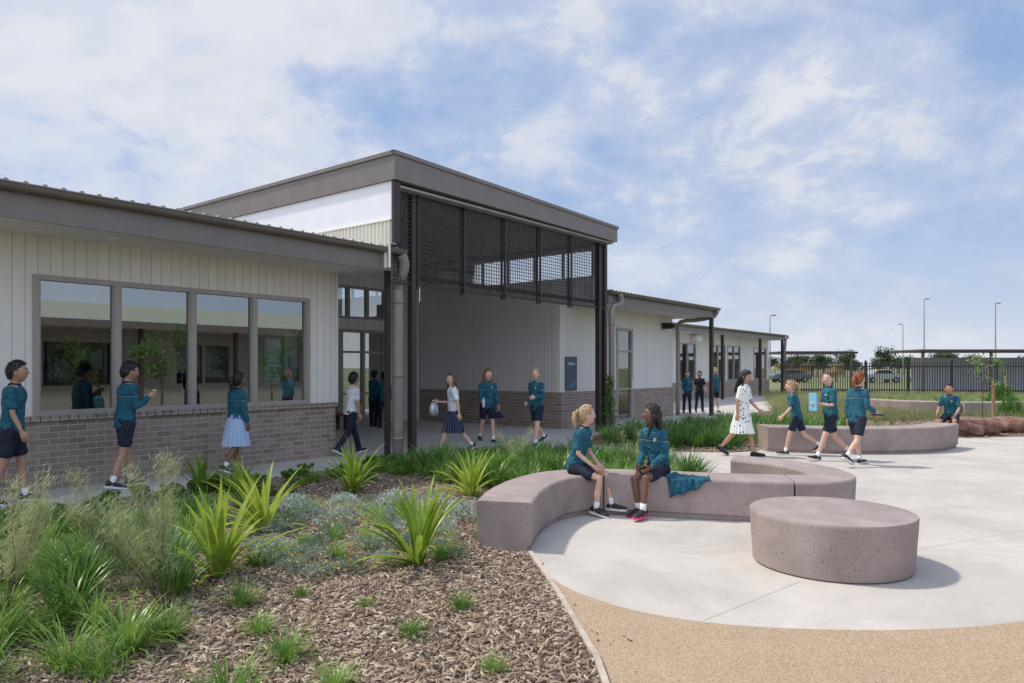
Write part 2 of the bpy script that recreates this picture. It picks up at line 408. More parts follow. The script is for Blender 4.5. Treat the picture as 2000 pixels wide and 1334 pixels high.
chips(bed1,9000,9.0,13,(-5,3),'wood_chip_mulch',.03,.08)
chips(bed2,7000,14,22,(2,16),'wood_chip_mulch',.04,.09)
chips([(.2,6.3),(.45,5.0),(.75,4.6),(.62,3.2),(.45,3.2)],32,3.3,6.3,(0,1.2),'stray_wood_chips',.012,.03,None,.016)

# ---------------------------------------------------------------- buildings (local frame: x along facade, y away)
def wallbox(mb,s0,s1,t0,t1,z0,z1,ops):
    xs=sorted({s0,s1,*[o[0] for o in ops],*[o[1] for o in ops]}); xs=[x for x in xs if s0<=x<=s1]
    for a,b in zip(xs,xs[1:]):
        mid=(a+b)/2; cuts=sorted([(max(o[2],z0),min(o[3],z1)) for o in ops if o[0]<mid<o[1] and o[3]>z0 and o[2]<z1])
        z=z0
        for c,d in cuts:
            if c>z+1e-6: mb.box(a,b,t0,t1,z,c)
            z=max(z,d)
        if z<z1-1e-6: mb.box(a,b,t0,t1,z,z1)
def window(par,s0,s1,z0,z1,t,mull=(),fw=.06,hm=(),glass='glass',name='window',inner=.05):
    mb=MB(); d0,d1=t-.035,t+.09
    mb.box(s0,s1,d0,d1,z0,z0+fw); mb.box(s0,s1,d0,d1,z1-fw,z1)
    mb.box(s0,s0+fw,d0,d1,z0+fw,z1-fw); mb.box(s1-fw,s1,d0,d1,z0+fw,z1-fw)
    for m in mull: mb.box(m-inner*.8,m+inner*.8,d0+.004,d1-.004,z0+fw,z1-fw)
    xs=[s0+fw]+[m for m in mull]+[s1-fw]
    for h in hm:
        for a,b in zip(xs,xs[1:]):
            aa=a+(inner*.8 if a in mull else 0); bb=b-(inner*.8 if b in mull else 0)
            mb.box(aa,bb,d0+.004,d1-.004,h-.03,h+.03)
    for i,(a,b) in enumerate(zip(xs,xs[1:])):
        aa=a+(inner*.8 if a in mull else 0); bb=b-(inner*.8 if b in mull else 0); q=.022
        mb.box(aa,aa+q,d0+.02,d1-.02,z0+fw,z1-fw); mb.box(bb-q,bb,d0+.02,d1-.02,z0+fw,z1-fw)
    w=mb.build(name,M['frame'],par)
    g=MB(); g.add([(s0+fw,t+.03,z0+fw),(s1-fw,t+.03,z0+fw),(s1-fw,t+.03,z1-fw),(s0+fw,t+.03,z1-fw)],[(0,1,2,3)])
    g.build('pane',M[glass],w); return w
def corr(mb,s0,s1,t0,z0,t1,z1,pitch=.2,h=.022):
    mb.add([(s0,t0,z0),(s1,t0,z0),(s1,t1,z1),(s0,t1,z1),(s0,t0,z0-.012),(s1,t0,z0-.012),(s1,t1,z1-.012),(s0,t1,z1-.012)],[(0,1,2,3),(4,7,6,5),(0,4,5,1),(1,5,6,2),(0,3,7,4)])
    n=int((s1-s0)/pitch)
    for i in range(n):
        a=s0+pitch*(i+.3)
        mb.add([(a,t0,z0),(a+.02,t0,z0+h),(a+.045,t0,z0+h),(a+.065,t0,z0),(a,t1,z1),(a+.02,t1,z1+h),(a+.045,t1,z1+h),(a+.065,t1,z1)],[(0,1,2,3)[::-1],(0,4,5,1),(1,5,6,2),(2,6,7,3)])
def gutter(par,s0,s1,t,z,joints=()):
    mb=MB(); r=.075; n=10
    vs=[];fs=[]
    for s in (s0,s1):
        for k in range(n+1):
            a=math.pi*k/n; vs.append((s,t-r*math.cos(a),z-r*math.sin(a)*1.05))
    for k in range(n): fs.append((k,k+1,n+2+k,n+1+k))
    fs+= [tuple(range(n+1)),tuple(range(n+1,2*n+2))]
    mb.add(vs,fs)
    mb.tube([(s0,t-r-.004,z),(s1,t-r-.004,z)],[.012,.012],8)
    q=s0+.6
    while q<s1:
        mb.tube([(q,t-r*1.02,z-.001),(q,t-r*.8,z-r*.7),(q,t,z-r*1.12),(q,t+r*.8,z-r*.7)],[.012]*4,6); q+=1.15
    mb.build('gutter',M['gutter'],par,smooth=False)
def fascia(par,s0,s1,t,z0,z1,name='fascia'):
    mb=MB(); mb.box(s0,s1,t,t+.04,z0,z1); mb.build(name,M['taupe'],par)
def wing(label,s0,s1,t,te,ze,zs,sr0,sr1,depth,ops_brick,ops_clad,brick_h=1.0,slope=.04):
    e=empty('school_building',(0,0,0),ANG); top(e,label,'building')
    mb=MB(); wallbox(mb,s0,s1,t-.0,t+.2,0,brick_h,ops_brick)
    mb.build('brick_wall',M['brick'],e)
    mb=MB(); wallbox(mb,s0,s1,t+.03,t+.2,brick_h,zs,ops_clad); mb.build('cladding_wall',M['clad'],e)
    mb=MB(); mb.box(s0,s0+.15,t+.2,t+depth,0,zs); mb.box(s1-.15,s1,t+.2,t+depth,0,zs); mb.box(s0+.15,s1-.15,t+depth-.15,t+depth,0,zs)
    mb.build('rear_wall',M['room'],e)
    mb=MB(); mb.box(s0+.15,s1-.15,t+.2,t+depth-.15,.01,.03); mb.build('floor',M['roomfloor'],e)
    mb=MB(); mb.box(sr0,sr1,te+.09,t+depth,zs,zs+.03); mb.build('soffit',M['soffit'],e)
    fascia(e,sr0,sr1,te+.04,zs-.03,ze-.02)
    mb=MB(); mb.add([(sr1,te+.08,zs+.03),(sr1,t+depth,zs+.03),(sr1,t+depth,ze+slope*depth),(sr1,te+.08,ze-.02)],[(0,1,2,3)]); mb.add([(sr0,te+.08,zs+.03),(sr0,t+depth,zs+.03),(sr0,t+depth,ze+slope*depth),(sr0,te+.08,ze-.02)],[(3,2,1,0)])
    mb.build('gable_end',M['taupe'],e)
    mb=MB(); corr(mb,sr0-.03,sr1+.03,te-.06,ze,t+depth,ze+slope*depth); mb.build('roof',M['roof'],e)
    gutter(e,sr0-.05,sr1+.05,te-.045,ze-.03)
    return e
def downpipe(par,pts,r=.09,col='pipe',name='downpipe',brackets=()):
    mb=MB(); mb.tube(pts,[r]*len(pts),16,cap=True,round_cap=False)
    for (x,y,z) in brackets: mb.tube([(x,y,z-.03),(x,y,z+.03)],[r*1.10]*2,16,round_cap=False)
    return mb.build(name,M[col],par,smooth=True)
def smoothpts(P,k=5): return catmull(P,k)
left=wing('long single storey school wing with cream boards and taupe brick base',-9,8.51,10.9,9.66,3.80,3.42,-9,9.02,8,
    [], [(-6,-1.5,1.0,2.9),(3.56,7.94,1.0,2.9)])
window(left,3.56,7.94,1.0,2.9,10.93,(4.63,5.763,6.836),.07)
window(left,-6,-1.5,1.0,2.9,10.93,(-4.5,-3.),.07)
mb=MB()
s=-9
while s<8.5:
    mb.box(s,s+.105,10.86,10.925,.925,1.0); s+=.117
mb.build('sill_bricks',M['brick'],left)
mb=MB(); mb.tube([(4.3,10.3,3.405),(4.3,10.3,3.418)],[.07,.07],16,round_cap=False); mb.build('downlight',M['white'],left)
mb=MB(); mb.box(8.512,8.56,10.88,11.1,1.0,3.41); mb.build('corner_trim',M['clad'],left)
downpipe(left,smoothpts([(8.98,9.63,3.70),(9.06,9.64,3.58),(9.09,9.68,3.42),(9.08,9.76,3.28),(9.07,9.80,3.1),(9.07,9.80,2.8),(9.07,9.80,0)],4),.10,brackets=((9.07,9.80,2.85),(9.07,9.80,1.5),(9.07,9.80,.35)))
mb=MB(); mb.box(8.86,8.94,9.86,9.94,0,3.42); mb.build('post',M['dark'],left)

# entrance pavilion
ent=empty('entrance_building',(0,0,0),ANG); top(ent,'tall school entrance pavilion with taupe fascia roof and dark mesh screen','building')
sl,sr,tf,tb=8.57,16.32,9.35,24
def zt(s): return 5.42+(5.28-5.42)*(s-sl)/(sr-sl)
def zb(s): return 4.95+(4.91-4.95)*(s-sl)/(sr-sl)
mb=MB()
mb.add([(sl,tf,zb(sl)),(sr,tf,zb(sr)),(sr,tf,zt(sr)),(sl,tf,zt(sl)),(sl,tb,zb(sl)),(sr,tb,zb(sr)),(sr,tb,zt(sr)),(sl,tb,zt(sl))],
       [(0,1,2,3),(1,5,6,2),(5,4,7,6),(4,0,3,7),(3,2,6,7),(0,4,5,1)])
mb.build('roof',M['taupe'],ent)
mb=MB()
mb.add([(sl-.03,tf-.03,zt(sl)-.04),(sr+.03,tf-.03,zt(sr)-.04),(sr+.03,tf-.03,zt(sr)+.03),(sl-.03,tf-.03,zt(sl)+.03),(sl-.03,tf+.1,zt(sl)+.03),(sr+.03,tf+.1,zt(sr)+.03),(sr+.03,tf-.001,zt(sr)-.04),(sl-.03,tf-.001,zt(sl)-.04)],[(0,1,2,3),(3,2,5,4),(0,7,6,1),(1,6,5,2),(0,3,4,7)])
mb.add([(sl-.03,tf-.03,zt(sl)-.04),(sl-.03,tb,zt(sl)-.04),(sl-.03,tb,zt(sl)+.03),(sl-.03,tf-.03,zt(sl)+.031),(sl+.1,tb,zt(sl)+.031),(sl+.1,tf-.03,zt(sl)+.031)],[(0,3,2,1),(3,5,4,2)])
mb.build('roof_capping',M['taupe'],ent)
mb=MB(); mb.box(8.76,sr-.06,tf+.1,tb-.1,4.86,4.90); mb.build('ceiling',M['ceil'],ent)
mb=MB(); mb.box(8.62,8.74,9.46,tb-.2,4.26,4.945); mb.build('white_panel_wall',M['white'],ent)
mb=MB(); t=9.5
while t<17:
    mb.add([(8.62,t,3.42),(8.59,t+.02,3.42),(8.59,t+.045,3.42),(8.62,t+.065,3.42),(8.62,t,4.24),(8.59,t+.02,4.24),(8.59,t+.045,4.24),(8.62,t+.065,4.24)],[(0,1,5,4),(1,2,6,5),(2,3,7,6),(4,5,6,7)]); t+=.1
mb.box(8.621,8.74,9.48,tb-.2,3.84,4.258); mb.box(8.585,8.619,9.48,17,4.245,4.27)
mb.build('ribbed_wall',M['cream'],ent)
mb=MB(); mb.box(8.60,8.76,9.40,9.459,3.86,4.94); mb.build('corner_trim',M['dark'],ent)
mb=MB(); ops=[(9.0,14.6,0,2.75),(9.0,14.6,3.05,4.0)]
wallbox(mb,8.52,16.0,16.3,16.5,0,4.84,ops); mb.build('rear_wall',M['grey_clad'],ent)
window(ent,9.0,14.6,3.05,4.0,16.33,(10.4,11.8,13.2,13.9),.07)
window(ent,9.0,12.9,.0,2.75,16.33,(10.0,10.95,11.9),.07,(2.1,))
window(ent,12.9,14.6,.0,2.75,16.33,(13.75,),.09,(2.1,.9),name='door')
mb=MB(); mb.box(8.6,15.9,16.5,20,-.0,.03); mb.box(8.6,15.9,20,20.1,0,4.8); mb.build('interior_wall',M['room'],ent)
mb=MB(); mb.box(16.0,16.15,10.9,16.3,0,.98); mb.build('brick_wall',M['brick'],ent)
mb=MB(); mb.box(16.02,16.15,10.94,16.3,.98,4.05); mb.box(16.02,16.15,9.9,10.94,3.35,4.05); mb.box(16.02,16.15,9.9,16.3,4.72,4.84); mb.box(16.02,16.15,15.6,16.3,4.05,4.72)
mb.build('side_wall',M['grey_clad'],ent)
mb=MB()
for t in (9.9,10.85,11.8,12.75,13.7,14.65,15.55): mb.box(16.03,16.12,t,t+.05,4.05,4.72)
w=mb.build('clerestory_window',M['frame'],ent)
mb=MB(); mb.add([(16.08,9.95,4.05),(16.08,15.55,4.05),(16.08,15.55,4.72),(16.08,9.95,4.72)],[(0,1,2,3)]); mb.build('pane',M['glass2'],w)
for s in (9.33,15.95,16.24):
    mb=MB(); mb.box(s-.06,s+.06,9.64,9.76,0,4.9); mb.build('post',M['dark'],ent)
mb=MB(); xs=[9.42+1.294*i for i in range(6)]; z0,z1=3.17,4.88
def bay(a,b):
    mb.box(a,b,9.66,9.70,z0,z0+.04); mb.box(a,b,9.66,9.70,z1-.04,z1)
    n=max(2,int((b-a)/.078)); 
    for i in range(1,n): x=a+(b-a)*i/n; mb.box(x-.0062,x+.0062,9.665,9.675,z0+.04,z1-.04)
    for i in range(1,23): z=z0+(z1-z0)*i/23; mb.box(a,b,9.656,9.6645,z-.0062,z+.0062)
for a,b in zip(xs,xs[1:]): bay(a,b)
bay(8.78,9.27); bay(16.01,16.18)
for x in xs: mb.box(x-.027,x+.027,9.62,9.652,z0-.06,z1); mb.box(x-.027,x+.027,9.712,9.74,z0-.06,z1)
mb.box(9.42,15.9,9.72,9.76,3.30,3.38)
mb.build('mesh_screen',M['screen'],ent)
sg=empty('sign',(*L2W(16.5,10.9),1.02),ANG); top(sg,'dark blue block name sign fixed to cream boards','sign')
mb=MB(); mb.box(-.27,.27,-.012,.022,0,.93); mb.build('panel',plain('sign_blue',(.055,.075,.12),.4,.05),sg)
mb=MB(); mb.tube([(-.1,-.014,.10),(0,-.014,.16),(.08,-.014,.14),(.2,-.014,.26)],[(.04,.002)]*4,8,side=(0,0,1)); mb.build('emblem',plain('sign_light_blue',(.05,.19,.33),.4,.05),sg)
def text(body,size,loc,par,mat,rot=(math.pi/2,0,0),name='lettering'):
    cu=D.curves.new(name,'FONT'); cu.body=body; cu.size=size; cu.extrude=.002
    o=D.objects.new(name,cu); COL.objects.link(o); bpy.context.view_layer.update()
    me=D.meshes.new_from_object(o.evaluated_get(bpy.context.evaluated_depsgraph_get())); D.objects.remove(o)
    me.materials.clear(); me.materials.append(mat); ob=D.objects.new(name,me); COL.objects.link(ob); ob.parent=par; ob.location=loc; ob.rotation_euler=rot; return ob
text('A Block',.115,(-.21,-.017,.70),sg,M['white'])

right=wing('cream boarded school wing with tall glazed door and brick base',16.16,22.85,10.9,9.68,3.70,3.38,16.5,23.7,8,
    [(19.0,20.0,0,1.0)],[(19.0,20.0,.9,2.86)],.98,slope=.012)
mb=MB(); mb.box(16.0,16.16,10.935,11.1,.98,3.35); mb.build('corner_boards',M['clad'],right)
window(right,19.0,20.0,.0,2.86,10.93,(),.08,(2.15,1.0),name='door')
mb=MB(); mb.tube([(19.85,10.85,1.0),(19.85,10.85,1.3)],[.015,.015],8); mb.build('door_handle',M['white'],right)
downpipe(right,smoothpts([(16.90,9.62,3.63),(16.98,9.61,3.47),(16.90,9.62,3.34),(16.66,9.66,3.27),(16.58,9.68,3.08),(16.58,9.68,2.7),(16.58,9.68,0)],4),.08,brackets=((16.58,9.68,2.8),(16.58,9.68,1.2)))
downpipe(right,smoothpts([(23.6,9.62,3.63),(23.6,9.75,3.42),(23.45,10.2,3.30),(23.15,10.7,3.25),(23.0,10.8,3.05),(23.0,10.8,2.6),(23.0,10.8,0)],4),.07)
mb=MB(); mb.box(23.4,23.52,9.72,9.84,0,3.38); mb.build('post',M['dark'],right)
mb=MB(); mb.box(22.0,22.22,10.62,10.9,2.95,3.15); mb.box(22.05,22.17,10.5,10.62,2.98,3.1); mb.build('wall_light',M['shoe'],right)
far=wing('far school wing with cream boards, dark windows and slim posts',24,46.5,15.5,14.38,3.70,3.38,24,46.3,9,
    [],[(33.2,35.2,.9,2.9),(37.1,39.2,.9,2.9),(39.5,41.5,.9,2.9),(43.7,46.0,.9,2.9)],.9)
for a,b in ((33.2,35.2),(37.1,39.2),(39.5,41.5),(43.7,46.0)): window(far,a,b,.9,2.9,15.53,((a+b)/2,),.07)
for s in (36.2,41.9,45.9):
    mb=MB(); mb.box(s-.07,s+.07,14.42,14.56,0,3.38); mb.build('post',M['dark'],far)
downpipe(far,[(46.2,14.2,3.6),(46.1,14.35,3.4),(46.1,14.6,0)],.08)
mb=MB(); mb.box(34.6,35.3,15.2,15.5,3.0,3.3); mb.build('air_conditioner',M['white'],far)
# building across the court (mirrored in the windows)
opp=empty('school_building',(0,0,0),ANG); top(opp,'pale green roofed school wing across the courtyard','building')
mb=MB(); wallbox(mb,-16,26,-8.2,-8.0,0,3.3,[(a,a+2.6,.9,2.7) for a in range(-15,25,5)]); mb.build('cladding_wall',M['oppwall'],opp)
for a in range(-15,25,5): window(opp,a,a+2.6,.9,2.7,-8.1,(a+1.3,),.07)
mb=MB(); corr(mb,-16,26,-6.4,3.45,-15,4.7,.25,.04); mb.build('roof',M['opp'],opp)
mb=MB(); mb.box(-16,26,-6.5,-6.42,3.15,3.42); mb.build('fascia',M['taupe'],opp)
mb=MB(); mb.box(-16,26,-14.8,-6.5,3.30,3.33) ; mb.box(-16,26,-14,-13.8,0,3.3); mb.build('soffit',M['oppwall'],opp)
for a in range(-15,26,4):
    mb=MB(); mb.box(a-.07,a+.07,-6.75,-6.6,0,3.3); mb.build('post',M['dark'],opp)
mb=MB()
for k in range(0,84): mb.box(-16+k*.5,-15.93+k*.5,-7.9,-6.5,3.15,3.29)
mb.build('eave_beams',M['clad'],opp)

# room contents of the left wing
po=empty('poster',(*L2W(7.15,11.1),1.35),ANG); top(po,'teal notice poster hanging behind the window glass','poster')
mb=MB(); mb.box(0,.34,0,.01,0,.85); mb.build('sheet',plain('poster_teal',(.08,.46,.46),.5,.1),po)
mb=MB(); mb.box(.03,.31,-.004,0,.62,.80); 
for k in range(6): mb.box(.04,.30-.03*(k%3),-.003,0,.08+.08*k,.11+.08*k)
mb.build('print',plain('poster_print',(.88,.9,.88),.5,.1),po)
po=empty('poster',(*L2W(7.55,11.1),1.3),ANG); top(po,'dark pennant shaped poster behind the window glass','poster')
mb=MB(); mb.extr([(0,.25),(.13,.0),(.26,.25),(.26,.95),(0,.95)],1,0,.01); mb.build('sheet',plain('poster_grey',(.5,.55,.55),.5,.3,9),po)
for i,(s,t) in enumerate(((4.6,12.6),(6.2,13.2),(2.2,12.8))):
    tb_=empty('table',(*L2W(s,t),.03),ANG); top(tb_,'pale topped classroom table on dark legs','table','classroom tables')
    mb=MB(); mb.box(-.7,.7,-.35,.35,.70,.74); mb.build('table_top',M['clad'],tb_,bevel=.006)
    for x in (-.62,.62):
        for y in (-.28,.28):
            mb=MB(); mb.tube([(x,y,0),(x,y,.7)],[.02,.02],8); mb.build('leg',M['shoe'],tb_)
pb=empty('pinboard',(*L2W(3.0,18.6),1.2),ANG); top(pb,'classroom pinboard covered with coloured paper sheets','board')
mb=MB(); mb.box(0,4.5,0,.03,0,1.3); mb.build('board',plain('pinboard_grey',(.25,.27,.3),.8,.1),pb)
PC=[plain('paper_%s'%n_,c_,.7,.05) for n_,c_ in (('red',(.6,.12,.1)),('yellow',(.75,.6,.15)),('blue',(.15,.35,.6)),('white',(.8,.8,.8)))]
mb=MB()
for a in range(10):
    for b in range(3): x=.15+a*.43; z=.1+b*.4; mb.box(x,x+.3,-.005,0,z,z+.28,random.randrange(4))
mb.build('paper_sheets',PC,pb)
bn=empty('bench',(*L2W(11.6,15.3),.004),ANG); top(bn,'low red slatted bench beside the entrance wall','bench')
mb=MB()
for k in range(4): mb.box(-.7,.7,-.2+.1*k,-.115+.1*k,.42,.45)
mb.build('seat',plain('red_slat',(.30,.05,.04),.5,.1),bn)
for x in (-.55,.55):
    mb=MB(); mb.box(x-.03,x+.03,-.18,.18,.38,.42); mb.box(x-.03,x+.03,-.18,-.12,0,.38); mb.box(x-.03,x+.03,.12,.18,0,.38); mb.build('leg',M['shoe'],bn)

# ---------------------------------------------------------------- concrete benches
def bench(inner,outer,label,h=.45,k=8,bat=.02):
    I=catmull(inner,k); O=catmull(outer,k); n=len(I)
    cx=sum(p[0] for p in I+O)/(2*n); cy=sum(p[1] for p in I+O)/(2*n)
    vs=[];fs=[]; prof=[(0,.004,bat+.03),(0,.06,bat+.03),(0,.065,bat),(0,h-.03,0),(0,h-.009,.009),(0,h,.03)]
    for i in range(n):
        a=Vector(I[i]);b=Vector(O[i]); w=(b-a); wl=w.length; w.normalize(); row=[]
        for _,z,o in prof: row.append((a.x+w.x*o-cx,a.y+w.y*o-cy,z))
        for _,z,o in prof[::-1]: row.append((b.x-w.x*o-cx,b.y-w.y*o-cy,z))
        vs+=row
    m=len(prof)*2
    for i in range(n-1):
        for j in range(m):
            j2=(j+1)%m; fs.append((i*m+j,i*m+j2,(i+1)*m+j2,(i+1)*m+j))
    fs.append(tuple(range(m))[::-1]); fs.append(tuple(range((n-1)*m,n*m)))
    mb=MB(); mb.add(vs,fs); ob=mb.build('concrete_bench',M['bench'],None,loc=(cx,cy,0),recalc=True,bevel=.008)
    top(ob,label,'bench','curved concrete benches'); return ob
bench([(.185,6.38),(.30,7.0),(.44,7.45),(.62,7.78),(.86,7.98),(1.02,8.0)],[(-.33,6.50),(-.22,7.15),(0,7.78),(.3,8.24),(.70,8.5),(.98,8.54)],'curved mauve concrete bench end segment beside the mulch bed')
bench([(1.032,8.0),(1.4,7.93),(1.95,7.77),(2.5,7.62),(2.96,7.52)],[(.992,8.54),(1.4,8.49),(2.0,8.31),(2.6,8.15),(3.06,8.05)],'curved mauve concrete bench segment two girls sit on')
bench([(2.975,7.517),(3.35,7.52),(3.68,7.72),(3.88,8.15),(3.86,8.75),(3.55,9.4),(3.07,9.88)],[(3.072,8.05),(3.2,8.05),(3.33,8.13),(3.38,8.3),(3.37,8.62),(3.2,8.98),(2.85,9.35)],'hooked mauve concrete bench segment at the end of the curve')
bench([(5.02,14.05),(6.2,13.65),(7.4,13.65),(8.4,14.0),(9.2,14.75)],[(5.0,14.6),(6.2,14.2),(7.3,14.2),(8.1,14.5),(8.8,15.15)],'long curved concrete bench in front of grasses',.5)
bench([(12.9,26.6),(13.6,24.9),(15,24.0)],[(13.4,26.8),(14.1,25.3),(15.2,24.5)],'pale curved concrete bench near the lawn',.5)
bench([(15.1,23.9),(16.6,23.9),(17.6,24.6)],[(15.1,24.4),(16.4,24.4),(17.2,25.0)],'pale curved concrete bench near the lawn',.5)
mb=MB(); n=72; prof=[(.0,0,.004),(.605,.0,.004),(.625,0,.02),(.630,0,.10),(.652,0,.415),(.652,0,.435),(.645,0,.447),(.627,0,.45)]
vs=[(0,0,.004)];fs=[]
for r,_,z in prof[1:]:
    for k in range(n): a=2*math.pi*k/n; vs.append((r*math.cos(a),r*math.sin(a),z))
vs.append((0,0,.452)); m=len(prof)-1
for k in range(n):
    fs.append((0,1+(k+1)%n,1+k))
    for i in range(m-1): fs.append((1+i*n+k,1+i*n+(k+1)%n,1+(i+1)*n+(k+1)%n,1+(i+1)*n+k))
    fs.append((1+(m-1)*n+k,1+(m-1)*n+(k+1)%n,len(vs)-1))
mb.add(vs,fs); dr=mb.build('round_concrete_bench',M['bench'],None,smooth=True,loc=(2.69,6.05,.0)); top(dr,'round drum shaped mauve concrete seat standing on pale paving','bench')
dr.modifiers.new('e','EDGE_SPLIT').split_angle=R(40)

def rock(x,y,s,seed,label):
    def rockfn(v):
        q=v*3+Vector((seed,seed,0)); k=1+.28*mn.noise(q)+.12*mn.noise(q*2.6)
        v=Vector((round(v.x*k*9)/9*.35+v.x*k*.65,v.y*k,v.z*k))
        if v.z>.2: v.z=.2+(v.z-.2)*.25
        return v
    mb=MB(); mb.ell((0,0,.2),(.72*s,.5*s,.36*s),nu=26,nv=16,fn=rockfn); rk=mb.build('boulder',M['rock'],None,loc=(x,y,.0)); top(rk,label,'rock','red brown boulders')
rock(11.1,17.55,1.0,3,'red brown flat topped boulder at the bed edge')
rock(12.5,18.1,.7,8,'smaller red brown boulder beside the flat one')

# ---------------------------------------------------------------- plants
def blades(mb,n,L,w,tilt,droop,base=.04,seg=5,fold=0,mi=0,rl=.3,tmin=.08):
    for _ in range(n):
        az=random.uniform(0,2*math.pi); th=abs(random.gauss(0,1))*tilt*.6+tmin; l=L*random.uniform(1-rl,1.0); 
        dr_=droop*random.uniform(.5,1.3); br=random.uniform(0,base)
        p=Vector((br*math.cos(az),br*math.sin(az),0)); tw=random.uniform(-.3,.3)
        h=Vector((math.cos(az),math.sin(az),0)); sd=Vector((-math.sin(az+tw),math.cos(az+tw),0))
        vs=[];fs=[]; c=3 if fold else 2
        for i in range(seg+1):
            t=i/seg; ww=w*(.55+.9*t-1.45*t*t)*1.15 if t<1 else .0005
            ww=max(ww,.0006)
            nrm=Vector((-h.x*math.cos(th),-h.y*math.cos(th),math.sin(th)))
            if c==2: vs+= [p-sd*ww/2,p+sd*ww/2]
            else: vs+= [p-sd*ww/2+nrm*ww*fold,p,p+sd*ww/2+nrm*ww*fold]
            d=h*math.sin(th)+Vector((0,0,math.cos(th))); p=p+d*l/seg; th+=dr_/seg*(.5+t)
            if th>2.5: th=2.5
        for i in range(seg):
            for j in range(c-1): fs.append((i*c+j,i*c+j+1,(i+1)*c+j+1,(i+1)*c+j))
        mb.add(vs,fs,mi)
def variants(name,k,fn,mats):
    out=[]
    for _ in range(k):
        mb=MB(); fn(mb); me_o=mb.build(name,mats,smooth=True); me=me_o.data; D.objects.remove(me_o); out.append(me)
    return out
def place(name,me,x,y,scale,label,cat,group,z=.012):
    o=D.objects.new(name,me); COL.objects.link(o); o.location=(x,y,z); o.rotation_euler=(0,0,random.uniform(0,6.28)); o.scale=(scale,)*3
    top(o,label,cat,group); return o
flax=variants('flax_plant',4,lambda mb:(blades(mb,15,.90,.078,.45,.7,.05,8,.22),blades(mb,15,.82,.074,.75,1.1,.05,8,.22,tmin=.35),blades(mb,3,.6,.06,.5,1.0,.05,8,.22,tmin=.9)),M['lime'])
for x,y,s in ((-2.30,5.62,.98),(-2.48,7.15,.92),(-.78,5.95,.98),(-2.07,9.35,.88),(-.52,9.1,.86),(-4.0,9.25,.78),(-3.35,8.9,.7),(-1.1,7.4,.45),(-.15,10.6,.6)):
    place('flax_plant',random.choice(flax),x,y,s,'lime green flax with broad arching leaves growing in mulch','plant','lime green flax plants')
grass=variants('strap_grass_plant',5,lambda mb:(blades(mb,70,.5,.018,.8,1.6,.12,5),blades(mb,50,.42,.016,.5,1.8,.12,5,tmin=.5)),M['strap'])
grass2=variants('strap_grass_plant',4,lambda mb:blades(mb,90,.6,.024,.75,1.6,.12,5),M['strap2'])
dryg=variants('tufted_grass_plant',4,lambda mb:blades(mb,90,.7,.009,.6,1.0,.10,4),M['dry'])
def scatter(poly,n,fn,mind=.2):
    xs=[p[0] for p in poly];ys=[p[1] for p in poly];pts=[];tries=0
    while len(pts)<n and tries<n*60:
        tries+=1; x=random.uniform(min(xs),max(xs)); y=random.uniform(min(ys),max(ys))
        if inpoly(x,y,poly) and all((x-a)**2+(y-b)**2>mind**2 for a,b in pts): pts.append((x,y)); fn(x,y)
lush=[(-3.1,3.3),(-2.1,3.4),(-1.75,4.0),(-2.0,4.6),(-2.4,5.2),(-2.65,6.1),(-2.8,6.9),(-3.2,7.7),L2W(2.9,8.5),L2W(1.2,8.5),L2W(-.3,8.35),(-5.2,4.6),(-3.8,3.8)]
scatter(lush,104,lambda x,y:place('strap_grass_plant',random.choice(grass if random.random()<.8 else grass2),x,y,random.uniform(.55,.95),'bright green strappy grass clump growing in mulch','plant','strappy grass clumps'),.2)
farb=[(-1.9,11.7),(-1.3,12.7),(-.3,13.1),(.7,13.0),(1.6,12.6),(2.6,11.4),(2.9,10.2),(2.6,9.4),(2.0,8.9),(1.1,9.0),(.2,8.9),(-.6,9.6),(-1.4,10.3)]
scatter(farb,100,lambda x,y:place('strap_grass_plant',random.choice(grass+grass2),x,y,random.uniform(.7,1.0),'green strappy grass clump behind the concrete bench','plant','strappy grass clumps'),.23)
for x,y,s in ((-1.25,4.0,.5),(-.62,4.35,.35),(-.35,4.85,.35),(-.1,3.85,.28),(-1.35,3.4,.7),(-2.1,5.9,.5),(-1.85,4.9,.5),(-3.1,8.3,.6),(-.3,6.9,.3),(-1.5,5.1,.25),(-.9,3.6,.45),(-1.9,6.6,.35),(-1.55,4.4,.42),(-1.0,4.9,.22)):
    place('strap_grass_plant',random.choice(grass),x,y,s,'small green grass tuft growing in bare mulch','plant','strappy grass clumps')
nearb2=[(2.2,15.4),(3.2,14.5),(4.4,14.25),(5.1,15.2),(7.3,15.0),(8.6,15.9),(8.5,18),(7.2,20.5),(5.2,19.5),(3.2,17.6),(2.1,16.6)]
scatter(nearb2,110,lambda x,y:place('strap_grass_plant',random.choice(grass2+grass[:2]),x,y,random.uniform(.8,1.15),'deep green strappy clump in the bed by the path','plant','strappy grass clumps'),.34)
midb=[(7.5,20.5),(9.2,16.6),(12,18.2),(20,19),(26,24),(26,40),(19,39),(11.5,27)]
scatter(midb,120,lambda x,y:place('tufted_grass_plant',random.choice(dryg),x,y,random.uniform(.5,.9),'tall fine tufted grass with straw coloured blades','plant','tufted grasses'),.6)
mb=MB()
for _ in range(6500):
    y=random.uniform(22,44); x=random.uniform(.33*y+1,.74*y)
    if inpoly(x,y,[(13.5,20),(34,21),(42,32),(42,44),(20,44),(15,30)]) and random.random()<.8: continue
    h=random.uniform(.15,.4); a=random.uniform(0,3.14); w=.05
    for q in range(4):
        dx=random.gauss(0,.16);dy=random.gauss(0,.16)
        mb.add([(x+dx*.3-w*math.cos(a)/2,y+dy*.3,0),(x+dx*.3+w*math.cos(a)/2,y+dy*.3,0),(x+dx*2,y+dy*2,h)],[(0,1,2)])
o=mb.build('meadow_grass',M['dry']); o['kind']='stuff'
